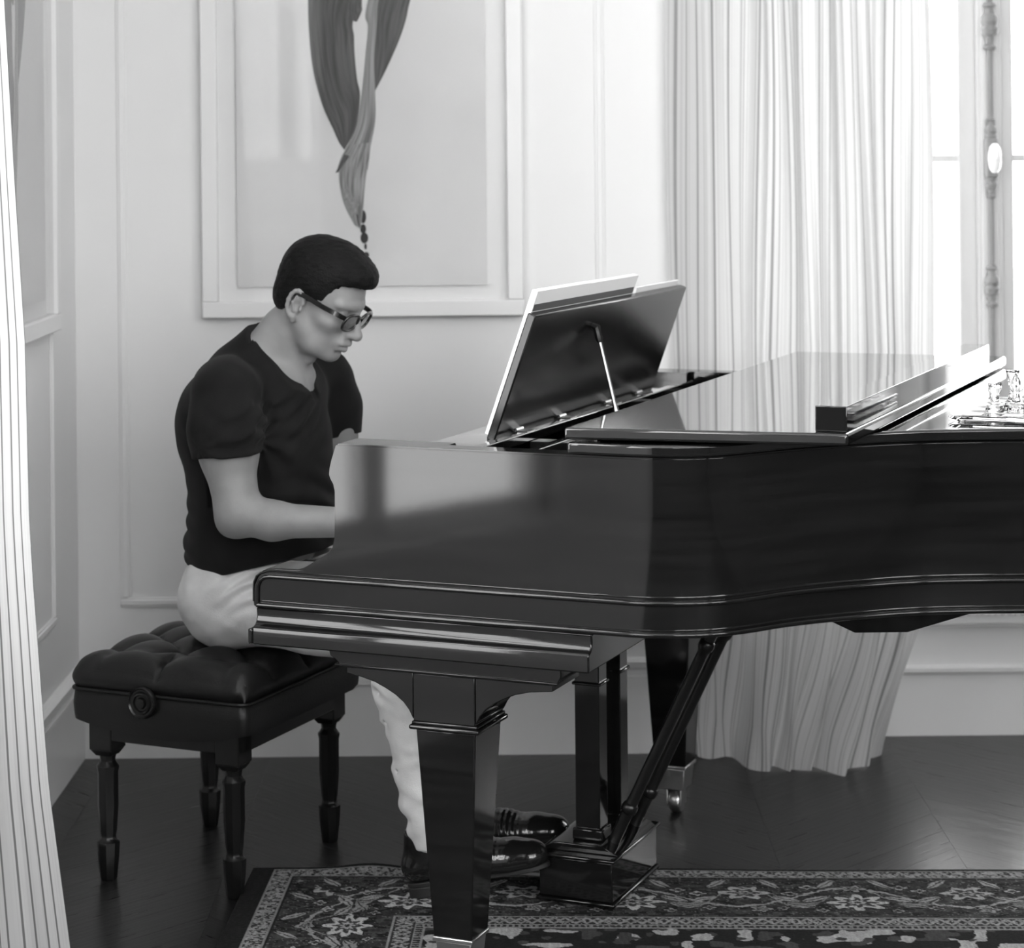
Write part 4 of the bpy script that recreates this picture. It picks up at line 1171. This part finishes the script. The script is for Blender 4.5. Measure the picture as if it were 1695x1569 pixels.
# torso (mostly inside the shirt)
B.ell((-.72, 0, .74), (.125, .145, .13), .04); B.ell((-.735, 0, .93), (.125, .150, .15), .06)
B.cap((-.72, -.13, 1.055), (-.70, .13, 1.055), .052, k=.05)
B.ell((-.665, 0, 1.035), (.062, .11, .075), .04)
# neck
B.cap((-.700, 0, 1.075), (-.628, 0, 1.185), .062, .058, .035)
B.cap((-.725, -.07, 1.09), (-.665, -.02, 1.17), .040, .040, .03); B.cap((-.725, .07, 1.09), (-.665, .02, 1.17), .040, .040, .03)
B.cap((-.640, -.040, 1.165), (-.625, -.015, 1.062), .013, .010, .02); B.cap((-.640, .040, 1.165), (-.625, .015, 1.062), .013, .010, .02)
B.ell((-.598, 0, 1.115), (.012, .012, .016), .02)
# cranium and face
B.ell(hd(-.010, 0, .036), (.094, .074, .084), .02, R=HR)
B.ell(hd(.030, 0, .015), (.062, .063, .075), .02, R=HR)
B.ell(hd(.042, 0, -.045), (.055, .055, .060), .025, R=HR)           # mid face
B.cap(hd(-.012, -.052, -.040), hd(.050, -.040, -.086), .018, .016, .03); B.cap(hd(-.012, .052, -.040), hd(.050, .040, -.086), .018, .016, .03)   # jaw
B.cap(hd(.050, -.036, -.088), hd(.082, -.012, -.096), .016, .014, .02); B.cap(hd(.050, .036, -.088), hd(.082, .012, -.096), .016, .014, .02)
B.ell(hd(.083, 0, -.094), (.016, .020, .015), .016, R=HR)            # chin
B.ell(hd(.030, 0, -.085), (.045, .040, .022), .03, R=HR)
for s_ in (-1, 1):
    B.ell(hd(.058, s_ * .043, -.022), (.026, .022, .018), .02, R=HR)   # cheekbone
    B.ell(hd(.093, s_ * .031, .006), (.020, .016, .011), .012, 'cut', R=HR)  # eye socket
    B.ell(hd(.076, s_ * .031, .004), (.0125, .0135, .0115), .004, R=HR)  # lidded eye
    B.cap(hd(.090, s_ * .012, .027), hd(.074, s_ * .050, .024), .0085, .007, .014)   # brow ridge
    B.ell(hd(.104, s_ * .012, -.034), (.0115, .0085, .0085), .007, R=HR)  # nostril wing
    B.ell(hd(.107, s_ * .0065, -.0405), (.005, .0035, .004), .003, 'cut', R=HR)
B.chain([(hd(.090, 0, .018), .0085), (hd(.104, 0, -.008), .0085), (hd(.1195, 0, -.028), .0105)], .012)       # nose
B.ell(hd(.118, 0, -.032), (.0115, .0115, .0095), .008, R=HR)
B.ell(hd(.092, 0, -.060), (.018, .026, .020), .016, R=HR)            # mouth mound
B.cap(hd(.1035, -.018, -.0585), hd(.1085, 0, -.0555), .0052, .0062, .008); B.cap(hd(.1035, .018, -.0585), hd(.1085, 0, -.0555), .0052, .0062, .008)
B.cap(hd(.0995, -.015, -.0710), hd(.1040, 0, -.0715), .0058, .0070, .008); B.cap(hd(.0995, .015, -.0710), hd(.1040, 0, -.0715), .0058, .0070, .008)
B.cap(hd(.104, -.022, -.0650), hd(.1125, 0, -.0635), .0018, .0022, .004, 'cut'); B.cap(hd(.104, .022, -.0650), hd(.1125, 0, -.0635), .0018, .0022, .004, 'cut')
B.ell(hd(.101, 0, -.081), (.006, .014, .004), .008, 'cut', R=HR)
# ears
for s_ in (-1, 1):
    ring_ = [hd(-.010 + .0165 * math.cos(t) - .004 * math.sin(t), s_ * (.0735 + .006 * (1 - math.cos(t)) * .8), -.020 + .029 * math.sin(t)) for t in np.linspace(math.radians(15), math.radians(285), 11)]
    for a_, b_ in zip(ring_[:-1], ring_[1:]): B.cap(a_, b_, .0042, .0042, .004)
    B.ell(hd(-.009, s_ * .0725, -.022), (.0145, .006, .024), .006, R=HR)
    B.ell(hd(-.004, s_ * .080, -.022), (.0075, .0065, .011), .004, 'cut', R=HR); B.chain([(hd(-.014, s_ * .078, -.004), .0028), (hd(-.016, s_ * .080, -.020), .0030), (hd(-.008, s_ * .079, -.036), .0030)], .003)
    B.ell(hd(-.002, s_ * .0745, -.054), (.008, .005, .009), .005, R=HR)
    B.ell(hd(.006, s_ * .0765, -.026), (.004, .004, .006), .003, R=HR)
# arms and hands
def arm(sy, sho, mid, elb, fore, wri, hz):
    B.chain([(sho, .058), (mid, .056), (elb, .046)], .03)
    B.ell(((sho[0] + mid[0]) / 2 + .012, (sho[1] + mid[1]) / 2, (sho[2] + mid[2]) / 2 - .03), (.052, .048, .075), .03)
    B.cap((elb[0] - .018, elb[1], elb[2] - .024), (elb[0] - .010, elb[1], elb[2] - .024), .024, .024, .02)
    B.chain([(elb, .043), (fore, .0375), (wri, .0290)], .025)
    # palm
    w_ = np.array(wri); f_ = np.array([1.0, hz, 0.0]); f_ /= np.linalg.norm(f_); l_ = np.array([-f_[1], f_[0], 0])
    P_ = lambda a, b, c: tuple(w_ + f_ * a + l_ * b + np.array([0, 0, c]))
    for b in (-.026, -.009, .009, .026): B.cap(P_(.005, b * .55, .003), P_(.082, b, .012), .0145, .0115, .014)
    for i, (b, ln) in enumerate(((-.030, .030), (-.0105, .034), (.010, .0325), (.029, .026))):
        b_ = b * (1 if sy < 0 else 1)
        k0, k1 = P_(.084, b, .013), P_(.084 + ln * .92, b * 1.08, .013)
        k2 = P_(.084 + ln * 1.62, b * 1.12, -.003); k3 = P_(.084 + ln * 1.95, b * 1.13, -.021)
        B.chain([(k0, .0098), (k1, .0088), (k2, .0078), (k3, .0068)], .003)
    s_ = 1 if sy < 0 else -1       # thumb on the inner side
    B.chain([(P_(.020, s_ * .020, -.002), .0135), (P_(.055, s_ * .046, -.006), .0115), (P_(.082, s_ * .054, -.010), .0095), (P_(.106, s_ * .052, -.019), .0078)], .005)
arm(-1, (-.700, -.188, 1.045), (-.690, -.205, .930), (-.658, -.218, .802), (-.585, -.205, .788), (-.405, -.150, .785), .12)
arm(1, (-.668, .188, 1.040), (-.665, .205, .930), (-.625, .222, .805), (-.560, .215, .790), (-.390, .190, .790), .02)
skin('body', B, M_skin)
del B

# --- t-shirt
S = Field((-.96, -.32, .60), (-.49, .33, 1.22), .0031)
S.ell((-.735, 0, .685), (.152, .172, .085), .04)
S.ell((-.718, 0, .775), (.164, .168, .13), .06); S.ell((-.735, 0, .925), (.160, .176, .155), .07)
S.ell((-.765, 0, .985), (.125, .175, .12), .06)
S.cap((-.735, -.135, 1.058), (-.705, .135, 1.058), .064, .062, .05)
S.cap((-.745, -.06, 1.095), (-.695, -.035, 1.150), .050, .046, .04); S.cap((-.745, .06, 1.095), (-.695, .035, 1.150), .050, .046, .04)
S.ell((-.660, 0, 1.035), (.070, .120, .080), .04)
S.chain([((-.703, -.186, 1.045), .074), ((-.694, -.207, .975), .072), ((-.687, -.215, .915), .068)], .035)
S.chain([((-.668, .186, 1.040), .072), ((-.665, .208, .975), .068), ((-.660, .216, .905), .065)], .035)
for s_ in (-1, 1):
    S.cap((-.728, s_ * .072, 1.088), (-.668, s_ * .024, 1.168), .049, .048, .02)
S.cap((-.702, 0, 1.075), (-.630, 0, 1.183), .0705, .066, .03)
# hem, sleeve ends
S.fn(lambda x, y, z: z - (.640 + .06 * np.clip((x + .80) / .25, 0, 1)) + 0 * x + 0 * y, (-.96, -.165, .60), (-.49, .165, .72), 0)
S.fn(lambda x, y, z: np.maximum(z - (.922 + .10 * (x + .69)) + 0 * y, np.sqrt((x + .689) ** 2 + (y + .216) ** 2) - .092), (-.80, -.32, .80), (-.58, -.155, .96), 0)
S.fn(lambda x, y, z: np.maximum(z - (.912 + .10 * (x + .66)) + 0 * y, np.sqrt((x + .655) ** 2 + (y - .23) ** 2) - .115), (-.80, .13, .80), (-.52, .33, .96), 0)
# fabric folds
def shirt_folds(x, y, z):
    def radial(cx, cy, cz, n, amp, rad, ph):
        r = np.sqrt((x - cx) ** 2 + (y - cy) ** 2 + (z - cz) ** 2); th = np.arctan2(z - cz, (x - cx) + .6 * np.abs(y - cy))
        return amp * np.exp(-((r - .07) / rad) ** 2) * np.sin(n * th + ph + 18 * r)
    d = radial(-.640, -.165, .945, 9, .0040, .055, .4)
    wz = np.exp(-((z - .79) / .07) ** 2) * np.clip((x + .70) / .08, 0, 1)
    ch_ = np.exp(-((z - .985) / .06) ** 2) * np.clip((x + .68) / .05, 0, 1) * np.clip((.02 - y) / .06, 0, 1)
    d = d + .0030 * ch_ * np.sin((z - .75 * y) * 150 + 2 * np.sin(x * 50))
    d = d + .0045 * wz * np.sin(z * 115 + 40 * (x + .6) + 14 * y + 2 * np.sin(y * 25))
    bz = np.exp(-((z - .71) / .085) ** 2) * np.clip((-.80 - x) / .05, 0, 1)
    d = d + .0030 * bz * np.sin(z * 150 + 1.6 * np.sin(y * 30) + 9 * y)
    sl_ = np.clip((-.15 - y) / .05, 0, 1) * np.exp(-((z - .965) / .05) ** 2)
    d = d + .0010 * sl_ * np.sin((z + .5 * (x + .7)) * 120 + 20 * x)
    return d
S.displace(shirt_folds)
S.displace(lambda x, y, z: .0028 * sines(x, y, z * .7, 42, 3) + .0016 * sines(x, y, z * .8, 95, 5) + 0 * (x + y + z))
# neck opening: v at the front, round at the back
def neckcut(x, y, z):
    zl = 1.170 - 1.15 * (x + .715)                       # plane of the collar, from nape to the v
    w_ = np.interp(x.ravel(), [-.80, -.71, -.69, -.66, -.64, -.615, -.59, -.572, -.5], [.12, .12, .080, .056, .045, .030, .014, .0, -.03]).reshape(x.shape)
    return np.minimum(np.maximum(zl - .004 - z, np.abs(y) - w_), np.maximum(zl + .010 - z, np.abs(y) - .105))
S.fn(neckcut, (-.80, -.12, 1.0), (-.49, .12, 1.22), .003)
shirt = skin('t_shirt', S, M_tee)
del S

# --- trousers
T_ = Field((-.92, -.24, .085), (-.20, .26, .76), .0031)
for s_ in (-1, 1):
    T_.ell((-.775, s_ * .075, .588), (.100, .105, .098), .04)
T_.ell((-.745, 0, .635), (.130, .160, .075), .04)
T_.chain([((-.745, -.092, .585), .093), ((-.53, -.100, .588), .088), ((-.345, -.092, .535), .066)], .04)
T_.chain([((-.745, .092, .585), .093), ((-.53, .108, .592), .088), ((-.345, .115, .535), .066)], .04)
T_.chain([((-.343, -.095, .530), .066), ((-.328, -.098, .42), .060), ((-.290, -.098, .25), .052), ((-.266, -.098, .155), .048), ((-.262, -.098, .112), .043)], .03)
T_.chain([((-.343, .115, .530), .066), ((-.345, .118, .42), .060), ((-.325, .122, .25), .052), ((-.302, .124, .155), .048), ((-.298, .124, .112), .043)], .03)
for cy, sx in ((-.098, -.27), (.123, -.306)):
    T_.fn(lambda x, y, z, cy=cy, sx=sx: np.maximum(z - .116 - .12 * (x - sx) + 0 * y, np.abs(x - sx) - .09 + 0 * y + 0 * z), (-.42, cy - .08, .08), (-.18, cy + .08, .16), 0)
T_.fn(lambda x, y, z: .700 - z + 0 * x + 0 * y, (-.92, -.24, .66), (-.60, .26, .76), .01)
for i, (zz, am) in enumerate(((.455, .008), (.425, .006), (.385, .006), (.335, .006), (.285, .006), (.245, .010), (.215, .012), (.185, .010), (.160, .010))):
    for cy, off in ((-.098, 0), (.12, -.03)):
        cxx = np.interp(zz, [.11, .155, .25, .42, .53], [-.262, -.266, -.290, -.328, -.343]) + off * (1 if zz < .4 else .3)
        rr_ = np.interp(zz, [.11, .25, .42, .53], [.044, .052, .060, .066])
        sg = 1 if i % 2 else -1
        T_.cap((cxx - rr_ * .85, cy - rr_ * .5, zz + .012 * sg), (cxx + rr_ * .3, cy - rr_ * .95, zz - .014 * sg), am, am * .5, .016)
        T_.cap((cxx - rr_ * .9, cy + rr_ * .5, zz - .004 * sg), (cxx - rr_ * .6, cy - rr_ * .7, zz + .012 * sg), am * .6, am * .3, .012, 'cut')
T_.cap((-.310, -.130, .2), (-.326, -.098, .205), .010, .010, .03)
def lap_folds(x, y, z):
    m = np.exp(-((x + .655) / .06) ** 2) * np.exp(-((z - .640) / .045) ** 2)
    d = .0075 * m * np.sin((z - .45 * (x + .66)) * 170 + 1.5 * np.sin(x * 40) + y * 20)
    kb_ = np.exp(-((x + .36) / .05) ** 2) * np.exp(-((z - .47) / .05) ** 2)
    return d + .004 * kb_ * np.sin((z + .4 * x) * 190 + 10 * y)
T_.displace(lap_folds)
T_.displace(lambda x, y, z: .0026 * sines(x, y, z * 1.3, 55, 13) + .0022 * sines(x * .7, y * .7, z * 1.6, 130, 15) + 0 * (x + y + z))
skin('trousers', T_, M_chino)
del T_
for cy, sx, dz in ((-.098, -.262, 0), (.124, -.298, 0)):
    MB().lathe([(.0445, .112), (.0465, .114), (.0465, .138), (.0445, .140)], (sx - MO[0], cy, 0), 24).build('trouser_cuff', M_chino, person, smooth=40)

# --- shoes
def shoe(hx, cy, pitch, yaw, hz):
    Rm = Matrix.Rotation(yaw, 4, 'Z') @ Matrix.Rotation(-pitch, 4, 'Y')
    K = Field((-.06, -.065, -.02), (.30, .065, .15), .0028)
    K.chain([((.0, 0, .040), .032), ((.07, 0, .042), .034), ((.15, .002, .036), .039), ((.205, .004, .032), .038), ((.243, .004, .029), .030)], .03, sc=(1, .88, 1.15))
    K.ell((.246, .004, .030), (.030, .036, .027), .02)
    K.chain([((.0, 0, .05), .033), ((.015, 0, .105), .034)], .03, sc=(1, 1, 1)); K.cap((.03, 0, .085), (.13, 0, .055), .032, .030, .03)
    K.fn(lambda x, y, z: z - .012 + 0 * x + 0 * y, (-.06, -.065, -.02), (.30, .065, .03), 0)
    K.fn(lambda x, y, z: (.118 - .35 * (x - .0)) - z + 0 * y, (-.06, -.065, .07), (.12, .065, .15), .006)
    K.displace(lambda x, y, z: .0009 * np.sin(x * 520 + 20 * y) * np.exp(-((x - .155) / .028) ** 2) * np.clip((z - .03) / .02, 0, 1) + 0 * (x + y + z))
    V, F = K.mesh(); me = bpy.data.meshes.new('shoe'); np_mesh(me, V, F)
    o = finish('shoe', me, M_shoe, person, smooth=180)
    o.matrix_local = Matrix.Translation((hx - MO[0], cy, hz)) @ Rm
    so = [(-.032, 0), (-.026, .022), (0, .030), (.06, .029), (.13, .038), (.20, .043), (.25, .037), (.274, .018), (.280, .003), (.274, -.012), (.25, -.030), (.20, -.036), (.13, -.033), (.06, -.028), (0, -.030), (-.026, -.022)]
    so = [tuple(p) for p in catmull(so, 4, closed=True)]
    MB().prism(so, .004, .014, 'z').build('sole', M_sole, o, smooth=40, bevel=.002)
    MB().prism([p for p in so if p[0] < .045], -.018, .004, 'z').build('heel', M_sole, o, smooth=40, bevel=.002)
    lc = MB()
    for i in range(4): lc.tube([(.062 + .017 * i, -.022, .092 - .006 * i), (.066 + .017 * i, 0, .103 - .007 * i), (.062 + .017 * i, .022, .092 - .006 * i)], .0022, 6)
    lc.tube([(.055, 0, .108), (.075, .015, .128), (.105, .02, .122), (.12, .024, .112)], .0018, 6); lc.tube([(.055, 0, .108), (.07, -.015, .120), (.10, -.026, .108), (.112, -.03, .098)], .0018, 6)
    lc.build('laces', M_sole, o, smooth=60)
    return o
shoe(-.292, -.098, math.radians(12.5), math.radians(5), .028)
shoe(-.330, .124, math.radians(11.0), math.radians(2), .022)
for cy, sx in ((-.098, -.262), (.124, -.298)):
    MB().lathe([(.036, .075), (.037, .10), (.038, .13)], (sx - MO[0] + .004, cy, 0), 20).build('sock', M_sole, person, smooth=60)

# --- hair
Hh = Field((-.76, -.10, 1.11), (-.42, .10, 1.41), .0025)
Hh.ell(hd(-.012, 0, .038), (.1015, .0805, .0925), .02, R=HR)
Hh.ell(hd(.030, 0, .078), (.066, .062, .052), .03, R=HR)
Hh.ell(hd(.060, 0, .088), (.038, .055, .025), .02, R=HR)
Hh.ell(hd(-.045, 0, -.015), (.058, .068, .065), .02, R=HR)
def haircut(x, y, z):
    f, l, u = toh(x, y, z)
    f = f + 0 * l; u = u + 0 * l
    al = np.abs(y)
    # face side of the hairline
    hl = np.interp(u.ravel(), [-.2, -.06, -.045, -.012, .0, .012, .030, .050, .062, .072, .080, .2], [-.060, -.045, -.034, -.030, .030, .041, .046, .050, .058, .085, .2, .25]).reshape(u.shape)
    d1 = hl - f
    d2 = u + .082 - .25 * (f + .08)      # nape line
    return np.minimum(d1, d2) + .0035 * np.sin(f * 420 + l * 160) * np.sin(l * 300)
Hh.fn(lambda x, y, z: haircut(x, y, z), (-.76, -.10, 1.11), (-.42, .10, 1.41), .006, 'cut')

Hh.displace(lambda x, y, z: .0010 * sines(x * .5, y, z, 420, 29, 7) + .0012 * sines(x, y, z, 160, 23) + 0 * (x + y + z))
skin('hair', Hh, M_hair, smooth_it=1)
del Hh

# --- eyeglasses
gl = empty('eyeglasses', (0, 0, 0)); gl.parent = person
def G(f, l, u):
    a = hd(f, l, u); return (a[0] - MO[0], a[1], a[2])
GP = lambda l, u: G(.1085 - 1.6 * l * l + .06 * (u + .002), l, u)
for s_ in (-1, 1):
    rimp = []
    for t in np.linspace(0, 2 * math.pi, 29)[:-1]:
        c_, q_ = math.cos(t), math.sin(t)
        l = s_ * .0335 + .0265 * np.sign(c_) * abs(c_) ** .75; u = -.002 + .0195 * np.sign(q_) * abs(q_) ** .75
        rimp.append(GP(l, u))
    MB().tube(rimp, .0034, 8, closed=True).build('lens_rim', M_acet, gl, smooth=60)
    c0 = np.mean(np.array(rimp), 0)
    m = MB(); n_ = len(rimp); m.add(rimp + [tuple(c0)], [(i, (i + 1) % n_, n_) for i in range(n_)]); m.build('lens', M_lens, gl, smooth=60)
    hx_ = GP(s_ * .0600, .008)
    tp_ = [hx_, G(.090, s_ * .072, .010), G(.050, s_ * .078, .008), G(.0, s_ * .0795, .006), G(-.018, s_ * .0785, -.001), G(-.030, s_ * .076, -.018)]
    m = MB(); path = [np.array(p) for p in catmull(tp_, 5)]
    vs = []; fs = []
    upv = np.array(G(0, 0, 1)) - np.array(G(0, 0, 0)); lv = np.array([0, 1.0, 0])
    for i, p in enumerate(path):
        hh = .0052 if i < 18 else .0036
        for a_, b_ in ((-1, -1), (1, -1), (1, 1), (-1, 1)): vs.append(p + upv * hh * b_ + lv * .0016 * a_)
    for i in range(len(path) - 1):
        for k in range(4): fs.append((i * 4 + k, i * 4 + (k + 1) % 4, (i + 1) * 4 + (k + 1) % 4, (i + 1) * 4 + k))
    fs += [(3, 2, 1, 0), tuple(len(vs) - 4 + k for k in range(4))]
    m.add(vs, fs); m.build('temple', M_acet, gl, smooth=40)
MB().tube([GP(-.0075, .006), GP(0, .009), GP(.0075, .006)], .0026, 8).build('bridge', M_acet, gl, smooth=60)
